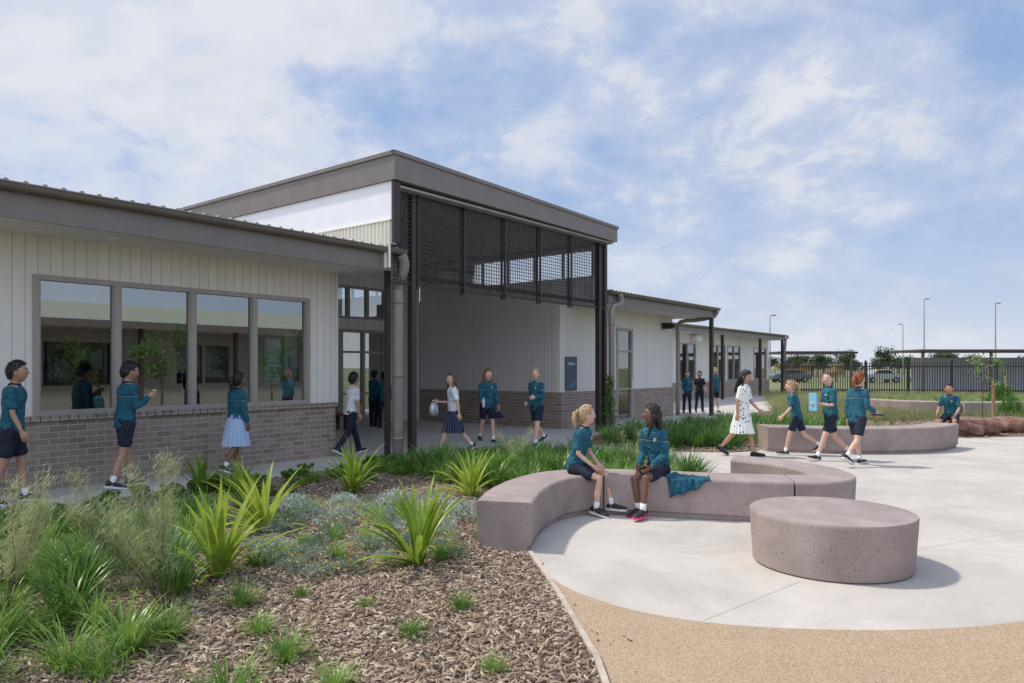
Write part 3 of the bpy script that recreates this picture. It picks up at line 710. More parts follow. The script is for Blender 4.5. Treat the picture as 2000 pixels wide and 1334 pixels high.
def leafy(mb,n,r,h,l,w,mi=0):
    for _ in range(n):
        a=random.uniform(0,6.28); q=r*math.sqrt(random.random())*(.75+.25*math.sin(3*a+1)); z=h*(1-(q/r)**2)*random.uniform(.3,1)+.01
        c=Vector((q*math.cos(a),q*math.sin(a),z)); d=Vector((random.gauss(0,1),random.gauss(0,1),random.gauss(.6,.7))).normalized(); s=d.cross(Vector((random.random(),random.random(),random.random()))).normalized()
        mb.add([c-s*w/2,c+d*l*.5-s*w*.6,c+d*l,c+d*l*.5+s*w*.6],[(0,1,2,3)],mi)
silv=variants('silver_groundcover_plant',3,lambda mb:leafy(mb,460,.24,.15,.045,.011),M['silver'])
silvf=variants('silver_groundcover_plant',2,lambda mb:(leafy(mb,420,.24,.13,.045,.011),leafy(mb,40,.22,.18,.02,.022,1)),[M['silver'],M['flower']])
gc=[(-2.3,6.0),(-1.3,5.7),(-.5,6.0),(-.45,7.2),(-.5,8.6),(-1.7,8.8),(-2.9,8.7),(-3.0,7.6),(-2.4,6.8)]
scatter(gc,36,lambda x,y:place('silver_groundcover_plant',random.choice(silv if random.random()<.8 else silvf),x,y,random.uniform(.55,1.3),'low silver grey groundcover spreading over mulch','plant','silver groundcover plants'),.27)
for x,y in ((-1.75,5.75),(-1.5,5.6),(-1.95,5.95),(-1.3,5.75),(-2.75,5.35)):
    place('silver_groundcover_plant',silvf[0],x,y,.85,'low silver groundcover dotted with yellow flowers','plant','silver groundcover plants')
scatter(gc,22,lambda x,y:place('strap_grass_plant',random.choice(grass),x,y,random.uniform(.25,.5),'small green grass tuft growing in bare mulch','plant','strappy grass clumps'),.3)
def rosette(mb):
    for c in range(9):
        cx,cy=random.gauss(0,.09),random.gauss(0,.09); h=random.uniform(.06,.13)
        for k in range(16):
            a=k*2.4; t=.2+.09*k/2; d=Vector((math.cos(a)*math.sin(t),math.sin(a)*math.sin(t),math.cos(t))); s=Vector((-math.sin(a),math.cos(a),0)); l=.075; b=Vector((cx,cy,h))
            mb.add([b,b+d*l*.6-s*.022,b+d*l,b+d*l*.6+s*.022],[(0,1,2,3)])
        mb.tube([(cx,cy,0),(cx,cy,h)],[.01,.008],5)
ros=variants('succulent_plant',3,rosette,M['succ'])
for k in range(44):
    s=random.uniform(.8,8.4); t=random.uniform(8.6,9.2); x,y=L2W(s,t)
    place('succulent_plant',random.choice(ros),x,y,random.uniform(.7,1.15),'dark green rosette succulent along the path edge','plant','rosette succulents')
for k in range(30):
    x,y=L2W(random.uniform(3.4,9),random.uniform(7.9,8.9)); place('strap_grass_plant',random.choice(grass),x,y,random.uniform(.4,.66),'green strappy clump beside the concrete path','plant','strappy grass clumps')
def wisp(mb,H=1.35,n=7,lean=(-.2,0),spread=.26,fill=40):
    for i in range(n):
        a=random.uniform(0,6.28); top_=Vector((lean[0]+spread*math.cos(a),lean[1]+spread*math.sin(a),H*random.uniform(.6,1)))
        P=[Vector((0,0,0)),top_*.35+Vector((random.gauss(0,.03),0,.05)),top_*.7,top_]
        P=[Vector(p) for p in catmull([tuple(p) for p in P],6)]
        mb.tube(P,[.0045-.0035*i_/len(P) for i_ in range(len(P))],5,mi=1)
        for p in P[6:]:
            for _ in range(fill):
                d=Vector((random.gauss(0,1),random.gauss(0,1),random.gauss(.9,.6))).normalized(); l=random.uniform(.04,.10); s=d.cross(Vector((.3,.2,.9))).normalized()*.0026
                b=p+Vector((random.gauss(0,.035),random.gauss(0,.035),random.gauss(0,.03)))
                mb.add([b-s,b+s,b+d*l],[(0,1,2)])
for x,y,H,ln,n,fl in ((-2.35,4.85,1.06,(-.34,.1),11,44),(-3.25,4.6,.95,(-.1,0),8,40),(.02,11.5,.62,(.05,0),5,24),(1.9,10.6,.72,(0,0),5,24)):
    mb=MB(); wisp(mb,H,n,ln,.30,fl); o=mb.build('wispy_shrub',[M['wisp'],M['bark']],None,loc=(x,y,.012)); top(o,'wispy pale green shrub with thin brown stems','plant','wispy shrubs')
mb=MB()
for _ in range(900):
    z=random.uniform(0,1.4); w=.24*(1-z/2.0); c=Vector((random.gauss(0,w*.5),random.gauss(0,w*.5),z)); d=Vector((random.gauss(0,1),random.gauss(0,1),random.gauss(.3,1))).normalized(); s=d.cross(Vector((.1,.3,1))).normalized()
    mb.add([c,c+d*.04+s*.02,c+d*.08,c+d*.04-s*.02],[(0,1,2,3)])
mb.tube([(0,0,0),(.05,0,.8),(0,.03,1.4)],[.02,.015,.008],6,mi=1)
x,y=L2W(15.9,9.35); o=mb.build('shrub',[M['strap2'],M['bark']],None,loc=(x,y,.01)); top(o,'leafy green shrub climbing beside the dark post','plant')

# ---------------------------------------------------------------- trees
def treemesh(H,cr,leafm,nl=900,ls=.3,trunk=.12,spread=.6):
    tr=MB(); tr.tube([(0,0,0),(.05,0,H*.3),(-.03,.05,H*.6),(0,0,H*.85)],[trunk,trunk*.8,trunk*.5,trunk*.15],8)
    cs=[]
    for i in range(9):
        a=random.uniform(0,6.28); q=cr*random.uniform(.2,.75); z=H*random.uniform(.45,.92); e=Vector((q*math.cos(a),q*math.sin(a),z)); cs.append((e,cr*random.uniform(.28,.5)))
        b=Vector((0,0,H*random.uniform(.3,.55))); tr.tube([b,(b+e)/2+Vector((0,0,-.05)),e],[trunk*.4,trunk*.25,trunk*.08],6)
    cb=MB()
    for _ in range(nl):
        c,r=random.choice(cs); v=Vector((random.gauss(0,1),random.gauss(0,1),random.gauss(0,.75))).normalized()*r*random.uniform(.5,1.05)
        d=Vector((random.gauss(0,1),random.gauss(0,1),random.gauss(0,1))).normalized(); s=d.cross(Vector((.2,.5,.8))).normalized(); p=c+v
        cb.add([p,p+d*ls*.5+s*ls*.3,p+d*ls,p+d*ls*.5-s*ls*.3],[(0,1,2,3)])
    a=tr.build('trunk',M['bark'],smooth=True); b=cb.build('crown',leafm); ma,mbm=a.data,b.data; D.objects.remove(a); D.objects.remove(b); return ma,mbm
def tree(x,y,pair,s,label,group=None,sz=1):
    e=empty('tree',(x,y,0),random.uniform(0,6)); e.scale=(s,s,s*sz); top(e,label,'tree',group)
    for nm,me in zip(('trunk','crown'),pair):
        o=D.objects.new(nm,me); COL.objects.link(o); o.parent=e
TV=[treemesh(5,2.2,M['tree'],1100,.35) for _ in range(3)]; TY=[treemesh(4,1.9,M['tree_y'],900,.3) for _ in range(2)]
for i in range(70):
    y=random.uniform(120,220); x=random.uniform(.35,.76)*y
    tree(x,y,random.choice(TV),random.uniform(.65,1.15),'dark green distant tree beyond the fence','distant trees',.8)
for x,y in ((32,84),(35,86),(38,84)): tree(x,y,random.choice(TY),.6,'yellow leaved tree behind the shelter','yellow leaved trees',.9)
tree(47,90,TV[1],.8,'bare looking green tree near the car park')
court=treemesh(3.0,1.0,M['strap2'],700,.13,.05)
for s,t,k in ((9.5,-3.5,.9),(12.6,-4.2,1.1),(16.5,-3.2,.95),(19.5,-4.4,1.1)):
    tree(*L2W(s,t),court,k,'young leafy courtyard tree in front of the opposite wing','courtyard trees')
sm=treemesh(2.3,.45,M['strap'],130,.09,.018)
for x,y in ((24.5,36),(14.0,21.3)):
    tree(x,y,sm,1,'slender young tree tied to a timber stake','young staked trees')
    mb=MB(); mb.box(-.03,.03,-.03,.03,0,1.2); mb.extr([(-.03,1.2),(.03,1.2),(0,1.25)],1,-.03,.03); o=mb.build('timber_stake',M['stake'],None,loc=(x+.3,y,0)); top(o,'square timber stake beside a young tree','stake','tree stakes')
for x,y,s in ((16.0,23.0,.8),(20.5,30,1.1),(14.0,19.3,.5)):
    mb=MB(); leafy(mb,900,.6,.9,.12,.03); o=mb.build('bush',M['strap2'],None,loc=(x,y,0)); o.scale=(s,)*3; top(o,'rounded green bush beside the lawn','plant','green bushes')

# ---------------------------------------------------------------- fence, shelters, poles, cars
FX0,FY0,FX1,FY1=17.0,45.0,36,41.0
fe=empty('fence',(FX0,FY0,0),math.atan2(FY1-FY0,FX1-FX0)); top(fe,'dark steel picket fence along the school boundary','fence')
Lf=math.hypot(FX1-FX0,FY1-FY0); mb=MB(); q=0
while q<Lf: mb.box(q-.026,q+.026,-.015,.015,.08,2.0); q+=.14
mb.build('pickets',M['dark'],fe)
mb=MB(); mb.box(0,Lf,-.03,-.016,.25,.32); mb.box(0,Lf,-.03,-.016,1.68,1.75); mb.build('rails',M['shoe'],fe)
for k in range(0,9):
    mb=MB(); mb.box(k*2.4-.05,k*2.4+.05,-.1,-.031,0,2.1); mb.build('post',M['shoe'],fe)
def shelter(x0,x1,y,zr,label,wall=False,nb=3):
    e=empty('shelter',(x0,y,0),0); top(e,label,'shelter'); w=x1-x0
    mb=MB(); mb.box(-.3,w+.3,-2,2,zr,zr+.14); mb.build('roof',M['dark'],e)
    mb=MB(); k=0
    while k<w+.3: mb.box(k-.3,k-.2,-2.02,2,zr+.14,zr+.18); k+=.3
    mb.build('roof_ribs',M['roof'],e)
    for i in range(nb+1):
        mb=MB(); mb.box(i*w/nb-.07,i*w/nb+.07,-1.7,-1.56,0,zr); mb.build('post',M['bark'],e)
    if wall:
        mb=MB(); mb.box(.9,w,1.2,1.4,0,zr-.35); mb.build('wall',boards('grey_wall',(.46,.49,.53),.5,.06,.7),e)
shelter(19.0,23.6,51.5,2.62,'flat roofed shade shelter on timber posts',nb=1)
shelter(28.0,42,50.5,2.72,'long flat shade shelter with pale rear wall',True,3)
def pole(x,y,h,arm):
    e=empty('street_lamp',(x,y,0)); top(e,'tall slim grey lighting pole','street lamp','lighting poles')
    mb=MB(); mb.tube([(0,0,0),(0,0,h)],[.13,.06],8); mb.build('pole',M['roof'],e)
    mb=MB(); mb.tube([(0,0,h),(arm*.5,0,h+.15),(arm,0,h+.15)],[.05,.05,.05],6); mb.box(arm-.35,arm+.35,-.15,.15,h+.05,h+.22); mb.build('lamp',M['roof'],e)
pole(69,120,13.0,.5); pole(81.8,150,10.6,-.6); pole(74.2,110,11.4,.4); pole(36,100,8.8,.5)
pole(60,135,4.5,0)
def car(x,y,col,rz,label):
    e=empty('parked_car',(x,y,0),rz); top(e,label,'car','cars parked beyond the fence')
    mb=MB(); P=[(-2.15,.35),(-2.2,.75),(-2.0,.95),(-1.3,1.0),(-.75,1.42),(.6,1.46),(1.35,1.02),(2.05,.9),(2.2,.7),(2.15,.35)]
    mb.extr([(a,b) for a,b in P],1,-.85,.85); mb.build('body',col,e,bevel=.08)
    mb=MB(); mb.extr([(-1.15,1.0),(-.68,1.36),(.55,1.39),(1.15,1.02)],1,-.862,.862); mb.build('window',M['shoe'],e)
    for a in (-1.35,1.35):
        for b in (-.8,.8):
            mb=MB(); mb.tube([(a,b-.1,.33),(a,b+.1,.33)],[.33,.33],16,round_cap=False); w=mb.build('wheel',M['shoe'],e)
            mb=MB(); mb.tube([(a,b-.115,.33),(a,b+.115,.33)],[.18,.18],12,round_cap=False); mb.build('rim',M['roof'],w)
car(40,78,plain('car_white',(.42,.42,.42),.3,.02),.1,'white parked car beyond the dark fence'); car(46,79,plain('car_silver',(.22,.24,.26),.3,.02),-.05,'silver parked car beyond the dark fence'); car(31,80,plain('car_grey',(.1,.11,.12),.25,.02),.05,'dark grey parked car beyond the dark fence')

# ---------------------------------------------------------------- people
def voxelize(mb,vs,it=4):
    me=D.meshes.new('tmp'); me.from_pydata([tuple(v) for v in mb.v],[],mb.f)
    ob=D.objects.new('tmp',me); COL.objects.link(ob)
    r=ob.modifiers.new('r','REMESH'); r.mode='VOXEL'; r.voxel_size=vs
    s=ob.modifiers.new('s','SMOOTH'); s.factor=.5; s.iterations=it
    ev=ob.evaluated_get(bpy.context.evaluated_depsgraph_get()); m2=ev.to_mesh()
    out=MB(); out.add([tuple(v.co) for v in m2.vertices],[tuple(p.vertices) for p in m2.polygons]); ev.to_mesh_clear(); D.objects.remove(ob); D.meshes.remove(me); return out
def wrinkle(mb,amp=.004,sd=0):
    out=[]
    for v in mb.v:
        p=Vector(v); q=Vector((p.x*16+sd,p.y*16,p.z*9)); w=mn.noise(q)*amp*1.6+mn.noise(q*2.3)*amp
        d=Vector((p.x,p.y,0)); 
        if d.length>.001: d.normalize()
        out.append(tuple(p+d*w+Vector((0,0,mn.noise(q*1.4+Vector((5,5,5)))*amp))))
    mb.v=out
def lean_(v,a): return Vector((v[0],v[1]*math.cos(a)+v[2]*math.sin(a),v[2]*math.cos(a)-v[1]*math.sin(a)))
def person(label,X,Y,H,head,skin='fair',hair='short',hcol='brown',topw='jumper',bottom='shorts',lean=4,legs=((20,8,2,0),(-18,25,2,25)),arms=((15,8,25,0),(-20,8,20,0)),
           seat=None,hy=0,hp=0,shoe='shoe',zf=.006,group='students in uniform',socks=True,slim=1.0):
    S=H/1.6; lean=R(lean); e=empty('person',(X,Y,0),R(head)); e.scale=(S,S,S); top(e,label,'person',group)
    rings=[(-.09,.105,.085),(-.03,.140,.102),(.04,.140,.104),(.12,.120,.092),(.2,.116,.088),(.28,.130,.096),(.36,.144,.100),(.42,.150,.094),(.455,.135,.082),(.482,.090,.062),(.51,.050,.050)]
    rings=[(z,a*slim if z<.48 else a,b*slim if z<.48 else b) for z,a,b in rings]
    lj=[]
    for i,(f,k,g,p) in enumerate(legs):
        sx=-1 if i==0 else 1; f,k,g,p=R(f),R(k),R(g),R(p)
        hip=Vector((sx*.080*slim,0,-.03)); kn=hip+Vector((sx*math.sin(g),math.sin(f)*math.cos(g),-math.cos(f)*math.cos(g)))*.385
        an=kn+Vector((0,math.sin(f-k),-math.cos(f-k)))*.375
        fd=Vector((sx*.12,math.cos(p),-math.sin(p))).normalized(); up=Vector((0,math.sin(p),math.cos(p)))
        heel=an-fd*.055-up*.062; toe=an+fd*.165-up*.062
        lj.append((hip,kn,an,fd,up,heel,toe))
    zmin=min(min(j[5].z,j[6].z) for j in lj)
    zp=(-zmin+zf/S) if seat is None else (seat/S+.10)
    aj=[]
    for i,(a,b,el,c) in enumerate(arms):
        sx=-1 if i==0 else 1; a,b,el,c=R(a),R(b),R(el),R(c)
        sh=lean_((sx*.150*slim,0,.435),lean); eb=sh+Vector((sx*math.sin(b),math.sin(a)*math.cos(b),-math.cos(a)*math.cos(b)))*.26
        d=Vector((sx*math.sin(b*.5-c),math.sin(a+el)*math.cos(c),-math.cos(a+el)*math.cos(c))).normalized(); wr=eb+d*.225
        aj.append((sh,eb,wr,d,sx))
    mb=MB()
    T=[lean_((0,0,z),lean) for z,_,_ in rings]; mb.tube(T,[(a,b) for _,a,b in rings],20,side=(1,0,0))
    hc=lean_((0,.01,.50),lean)+Vector((0,.012+.05*math.sin(lean),.146)); Rm=Matrix.Rotation(R(hy),3,'Z')@Matrix.Rotation(-R(hp),3,'X')
    HT=lambda v: hc+Rm@(Vector(v)*1.07)
    nb=lean_((0,0,.47),lean); mb.tube([nb,(nb+HT((0,-.01,-.06)))/2,HT((0,-.012,-.045))],[.053,.045,.046],12)
    mb.ell((0,0,0),(.076,.094,.112),nu=20,nv=14,mat=HT); mb.ell((0,.022,-.052),(.051,.060,.060),nu=14,nv=10,mat=HT)
    mb.tube([HT((0,.086,.018)),HT((0,.1,-.008)),HT((0,.106,-.020))],[.008,.011,.014],8)
    for sx in (-1,1): mb.ell((sx*.080,-.004,-.008),(.012,.02,.032),nu=10,nv=8,mat=HT)
    for hip,kn,an,fd,up,heel,toe in lj:
        mb.tube([hip+Vector((0,0,.04)),hip.lerp(kn,.25),hip.lerp(kn,.6),kn,kn.lerp(an,.25)+Vector((0,-.008,0)),kn.lerp(an,.5)+Vector((0,-.006,0)),kn.lerp(an,.85),an],[.078*slim,.075*slim,.060*slim,.046,.047*slim,.043,.031,.031],14)
        mb.tube([an-up*.02-fd*.04,an-up*.025+fd*.05,an-up*.045+fd*.15],[.030,(.034),(.022)],10)
    for sh,eb,wr,d,sx in aj:
        mb.tube([sh+(nb-sh)*.2,sh,sh.lerp(eb,.5),eb,eb.lerp(wr,.35),wr,wr+d*.02],[.042,.042,.037,.031,.031,.022,.020],12)
    body=voxelize(mb,.013,3)
    hands=[]
    for sh,eb,wr,d,sx in aj:
        sd=Vector((0,1,0))-d*d.y
        if sd.length<.3: sd=Vector((0,0,1))-d*d.z
        sd.normalize(); nrm=d.cross(sd); 
        inn=nrm if nrm.x*sx<0 else -nrm
        body.tube([wr-d*.01,wr+d*.03,wr+d*.065,wr+d*.082],[(.022,.016),(.034,.015),(.038,.014),(.034,.011)],10,side=sd)
        for k,(o,l) in enumerate(((.029,.062),(.010,.070),(-.010,.066),(-.028,.052))):
            b=wr+d*.072+sd*o; p1=b+d*l*.45+inn*.006; p2=p1+(d*.75+inn*.65).normalized()*l*.32; p3=p2+(d*.35+inn*.93).normalized()*l*.26
            body.tube([b,p1,p2,p3],[.0085,.008,.0072,.006],7)
        b=wr+d*.022+sd*.026; p1=b+(d*.55+sd*.7+inn*.3).normalized()*.036; p2=p1+(d*.85+sd*.2+inn*.5).normalized()*.028
        body.tube([b,p1,p2],[.0115,.0095,.007],7)
        hands.append(wr+d*.1+inn*.02)
    for sx in (-1,1):
        body.ell((sx*.030,.083,.010),(.0135,.008,.0070),1,nu=10,nv=7,mat=HT); body.ell((sx*.030,.0885,.010),(.0062,.004,.0062),2,nu=8,nv=6,mat=HT)
        body.tube([HT((sx*.017,.091,.028)),HT((sx*.032,.088,.032)),HT((sx*.046,.079,.028))],[.003]*3,5,mi=4)
    body.tube([HT((-.022,.082,-.052)),HT((0,.0895,-.054)),HT((.022,.082,-.052))],[(.003),(.0055),(.003)],6,mi=3)
    L=(0,0,zp)
    body.build('body',[SK[skin],M['eye'],M['iris'],M['lip'],HR[hcol]],e,smooth=True,loc=L,recalc=True)
    hb=MB()
    off=Vector((X*3.1,Y*1.7,0)); thick={'short':.010,'pony':.008,'long':.010}[hair]
    def hline(a):
        if a<.75: hl=.072
        elif a<1.25: hl=.072-(a-.75)*.10
        elif a<1.75: hl=.022-(a-1.25)*.13
        elif a<2.3: hl=-.043-(a-1.75)*.08
        else: hl=-.087
        if hair=='long' and a>1.35: hl-=.04
        return hl
    def hf(v):
        d=v.normalized(); a=math.atan2(abs(v.x),v.y)
        n=mn.noise(Vector((v.x*38,v.y*38,v.z*20))+off); n2=mn.noise(Vector((v.x*60,v.y*60,3))+off)
        hl=hline(a)+.016*n2
        k=(v.z-hl)/.022; k=max(-1,min(1,k))
        th=thick*(1+.8*n)*(1.4 if v.z>.06 else 1.0)*(.5 if a<.9 and v.z<.09 else 1)
        return v+d*(th*k if k>0 else .022*k)
    hb.ell((0,-.003,.002),(.0775,.0955,.1135),nu=40,nv=32,fn=hf,mat=HT)
    # locks of hair lying over the shell break up its outline
    rr_=random.Random(int(abs(X*100)+abs(Y*10)))
    cnt=0
    while cnt<(260 if hair=='short' else 170):
        z=rr_.uniform(-.9,1); ph=rr_.uniform(-math.pi,math.pi); q=math.sqrt(1-z*z); v=Vector((.0775*q*math.sin(ph),.0955*q*math.cos(ph),.1135*z))
        a=abs(ph)
        if v.z<hline(a)+.004: continue
        cnt+=1; d=v.normalized()
        fl=Vector((d.x*.4,(.7 if v.y>.02 else -.5),-.75 if v.z<.06 else -.1)) if hair=='short' else Vector((d.x*.2,-.6,-.5))
        fl=fl-d*fl.dot(d); 
        if fl.length<.01: continue
        fl=(fl.normalized()+d*rr_.uniform(.05,.5)+Vector((rr_.gauss(0,.25),rr_.gauss(0,.25),rr_.gauss(0,.2)))).normalized()
        b=v+d*thick*.8+Vector((0,-.003,.002)); l=rr_.uniform(.018,.034); sdv=fl.cross(d).normalized()*rr_.uniform(.003,.006)
        hb.add([HT(b-sdv),HT(b+sdv),HT(b+fl*l*.6+sdv*.7+d*.003),HT(b+fl*l),HT(b+fl*l*.6-sdv*.7+d*.003)],[(0,1,2,3,4)])
    if hair=='pony':
        hb.ell((0,-.108,.045),(.024,.024,.024),mat=HT)
        hb.tube([HT((0,-.105,.045)),HT((.005,-.145,.025)),HT((.01,-.155,-.05)),HT((0,-.142,-.12)),HT((0,-.13,-.18))],[.016,.028,.032,.024,.006],10)
    if hair=='long':
        hb.tube([HT((0,-.045,.04)),HT((0,-.068,-.05)),HT((0,-.080,-.14)),HT((0,-.088,-.24)),HT((.01,-.085,-.32))],[(.078,.052),(.086,.046),(.09,.038),(.078,.03),(.04,.016)],16,side=Rm@Vector((1,0,0)))
        for sx in (-1,1): hb.tube([HT((sx*.062,.02,.055)),HT((sx*.080,.012,.0)),HT((sx*.083,.006,-.07)),HT((sx*.083,.03,-.15)),HT((sx*.072,.055,-.24))],[.014,.017,.021,.020,.007],8)
    hb.build('hair',HR[hcol],e,smooth=True,loc=L)
    g=.012; mb=MB()
    hem=-.05 if topw!='jumper' else -.085
    rr=[(hem,.156*slim,.118*slim),(.0,.152*slim,.116*slim)]+[(z,a+g+.006,b+g+.004) for z,a,b in rings if .03<z<.46]+[(.486,.078,.066),(.503,.062,.060)]
    mb.tube([lean_((0,0,z),lean) for z,_,_ in rr],[(a,b) for _,a,b in rr],20,side=(1,0,0))
    longs=topw=='jumper'
    for sh,eb,wr,d,sx in aj:
        if longs: mb.tube([sh+(nb-sh)*.25,sh,sh.lerp(eb,.5),eb,eb.lerp(wr,.4),eb.lerp(wr,.80),eb.lerp(wr,.95)],[.050,.054,.052,.049,.045,.041,.028],12)
        else: mb.tube([sh+(nb-sh)*.25,sh,sh.lerp(eb,.45),sh.lerp(eb,.78)],[.048,.054,.052,.055],12)
    tm={'jumper':M['jumper'],'polo':M['polo'],'shirt':M['whitecloth'],'black':M['blackcloth'],'floral':M['floral']}[topw]
    gm=voxelize(mb,.013,2); wrinkle(gm,.0075 if longs else .006,X)
    gm.tube([lean_((0,-.002,.490),lean),lean_((0,-.002,.512),lean)],[(.070,.068),(.058,.058)],16,side=(1,0,0),mi=1)
    if topw in('jumper','polo'):
        P=[(-.085,.135),(-.06,.135),(-.06,.112),(-.0725,.098),(-.085,.112)]
        def cl(x,z,dy): 
            yy=.112*math.sqrt(max(0,1-(x/.17)**2))+dy; return lean_((x,yy,z),lean)
        gm.add([cl(x,z+.255,.010) for x,z in P]+[cl(x,z+.255,-.01) for x,z in P],[(0,1,2,3,4)]+[(i,(i+1)%5,(i+1)%5+5,i+5) for i in range(5)],2)
    gm.build({'jumper':'jumper','polo':'polo_shirt','shirt':'shirt','black':'jumper','floral':'shirt'}[topw],[tm,M['navy'] if topw in('jumper','polo') else tm,M['whitecloth']],e,smooth=True,loc=L)
    if bottom in('shorts','trousers'):
        mb=MB(); mb.tube([(0,0,-.10),(0,0,-.04),(0,0,.03),(0,0,.09)],[(.125*slim,.095*slim),(.152*slim,.115*slim),(.148*slim,.112*slim),(.13*slim,.1*slim)],20,side=(1,0,0))
        for hip,kn,an,*_ in lj:
            if bottom=='shorts': mb.tube([hip+Vector((0,0,.03)),hip.lerp(kn,.3),hip.lerp(kn,.55),hip.lerp(kn,.72)],[.088,.088*slim,.083*slim,.083*slim],14)
            else: mb.tube([hip+Vector((0,0,.03)),hip.lerp(kn,.3),hip.lerp(kn,.7),kn,kn.lerp(an,.4),kn.lerp(an,.95)],[.088,.086,.070,.060,.058,.054],14)
        gm=voxelize(mb,.013,2); wrinkle(gm,.0055,Y); gm.build(bottom,M['navy'],e,smooth=True,loc=L)
    else:
        my=sum((j[1].y) for j in lj)/2
        z1=-.40; n=48
        P=[(0,0,.10),(0,0,.0),(0,my*.15,-.12),(0,my*.3,-.26),(0,my*.5,z1)]
        mb=MB(); mb.tube(P,[(.132,.104),(.160,.126),(.182,.158),(.200,.188),(.215,.215)],n,side=(1,0,0),pleat=[0,.01,.02,.035,.045],cap=False); wrinkle(mb,.007,X)
        mb.build({'skirt':'skirt','blueskirt':'dress','dress':'dress'}[bottom],{'skirt':M['navyskirt'],'blueskirt':M['blueskirt'],'dress':M['floral']}[bottom],e,smooth=False,loc=L)
    for hip,kn,an,fd,up,heel,toe in lj:
        if socks:
            mb=MB(); mb.tube([kn.lerp(an,.76),kn.lerp(an,.9),an,an-up*.03],[.038,.036,.037,.037],12,round_cap=False); mb.build('sock',M['sock'],e,smooth=True,loc=L)
        mb=MB(); sdv=up.cross(fd).normalized()
        def ring(o,w,h): 
            out=[]
            for k in range(14):
                q=2*math.pi*k/14; zz=math.sin(q)*h/2+h/2; out.append(heel+fd*o+sdv*math.cos(q)*w+up*(max(zz,.0)+.014))
            return out
        secs=[(-.018,.018,.05),(.0,.034,.075),(.04,.038,.085),(.08,.040,.078),(.13,.044,.056),(.18,.046,.044),(.225,.036,.036),(.245,.016,.022)]
        vs=[];[vs.extend(ring(*s_)) for s_ in secs]; n=14
        fs=[(i*n+k,i*n+(k+1)%n,(i+1)*n+(k+1)%n,(i+1)*n+k) for i in range(len(secs)-1) for k in range(n)]+[tuple(range(n)),tuple(range((len(secs)-1)*n,len(secs)*n))[::-1]]
        mb.add(vs,fs,0)
        ol=[(-.024,.02),(.0,.040),(.06,.040),(.12,.046),(.19,.049),(.235,.036),(.252,.012)]
        poly=[heel+fd*a+sdv*b for a,b in ol]+[heel+fd*a-sdv*b for a,b in ol[::-1]]; m=len(poly)
        mb.add([p-up*.002 for p in poly]+[p+up*.022 for p in poly],[(i,(i+1)%m,(i+1)%m+m,i+m) for i in range(m)]+[tuple(range(m)),tuple(range(m,2*m))],1)
        mb.build('shoe',[M['shoe'],M['pink'] if shoe=='pink' else (M['sole'] if shoe!='black' else M['shoe'])],e,smooth=False,loc=L,recalc=True)
    c_,s_=math.cos(R(head)),math.sin(R(head))
    W=lambda v:(X+S*(v.x*c_-v.y*s_),Y+S*(v.x*s_+v.y*c_),S*(v.z+zp))
    return [W(h) for h in hands],W(hc)
walk=((24,6,1,-8),(-20,22,1,28)); walk2=((-20,24,1,28),(24,6,1,-8)); stand=((3,3,3,0),(-2,2,3,0)); step=((10,4,2,0),(-10,10,2,12))
AW=((-18,6,14,0),(20,6,22,0)); AW2=((20,6,22,0),(-18,6,14,0))
person('boy in teal polo and dark shorts walking past brick wall',-6.03,8.65,1.70,-70,'tan','short','black','polo','shorts',3,step,((-12,6,12,0),(6,6,18,0)))
h2,_=person('boy in teal jumper and dark shorts eating beside the window',-5.29,9.80,1.70,-40,'tan','short','black','jumper','shorts',4,step,((5,5,15,0),(10,4,118,12)),hp=14,hy=-10)
person('girl in teal jumper and light blue dress seen from behind',-4.29,11.15,1.56,-28,'brown','pony','black','jumper','blueskirt',3,((10,6,1,0),(-14,20,1,22)),((6,8,14,0),(-6,8,18,0)))
person('boy in white shirt and navy trousers walking away',-3.06,13.6,1.58,-40,'tan','short','black','shirt','trousers',6,walk,((15,8,50,0),(-10,8,25,0)))
person('child in teal jumper standing at the entrance doors',-3.78,19.6,1.55,-30,'tan','short','black','jumper','trousers',2,stand,((15,8,60,5),(5,8,15,0)))
person('child in teal jumper near the entrance doors facing a friend',-3.45,19.3,1.5,20,'tan','short','black','jumper','trousers',2,stand,((15,8,40,5),(5,8,15,0)))
h6,_=person('girl in white shirt and navy pleated skirt striding along',-1.13,13.85,1.56,95,'fair','long','brown','shirt','skirt',2,walk,((-22,8,15,0),(12,10,80,0)),hy=35)
h7,_=person('girl in teal jumper with long auburn hair walking forward',-.54,15.7,1.60,200,'fair','long','red','jumper','shorts',2,((14,8,2,0),(-12,22,1,20)),((5,8,25,0),(12,10,55,0)),hy=10)
person('boy in teal jumper and dark shorts walking with bent arms',.52,15.0,1.64,140,'fair','short','blond','jumper','shorts',4,((18,10,2,0),(-14,32,1,25)),((5,8,85,10),(-20,8,75,10)),hy=35)
person('child in open teal jumper walking beside two friends',6.25,25.6,1.5,175,'fair','short','brown','jumper','trousers',2,step,AW)
person('child in black top walking between two friends',6.85,26.2,1.5,180,'tan','short','black','black','trousers',2,step,AW2)
person('child in teal jumper and shorts walking beside friends',7.35,26.0,1.62,185,'fair','short','blond','jumper','shorts',2,step,AW)
person('woman in white floral dress walking with head bowed',4.27,13.3,1.60,-130,'tan','long','black','floral','dress',5,((18,6,1,-5),(-18,24,1,26)),((12,6,35,8),(-12,6,12,0)),hp=20,socks=False,shoe='black',group='adults')
person('girl in teal polo and navy shorts walking fast',5.37,13.5,1.42,70,'fair','pony','blond','polo','shorts',12,((24,12,1,-5),(-22,34,1,30)),((12,6,30,0),(-16,6,20,0)),hp=12)
h14,_=person('girl in teal polo carrying a light blue book',5.67,12.75,1.60,95,'fair','pony','brown','polo','shorts',4,((26,6,1,-12),(-18,30,1,28)),((8,5,92,26),(4,5,98,34)),hy=40)
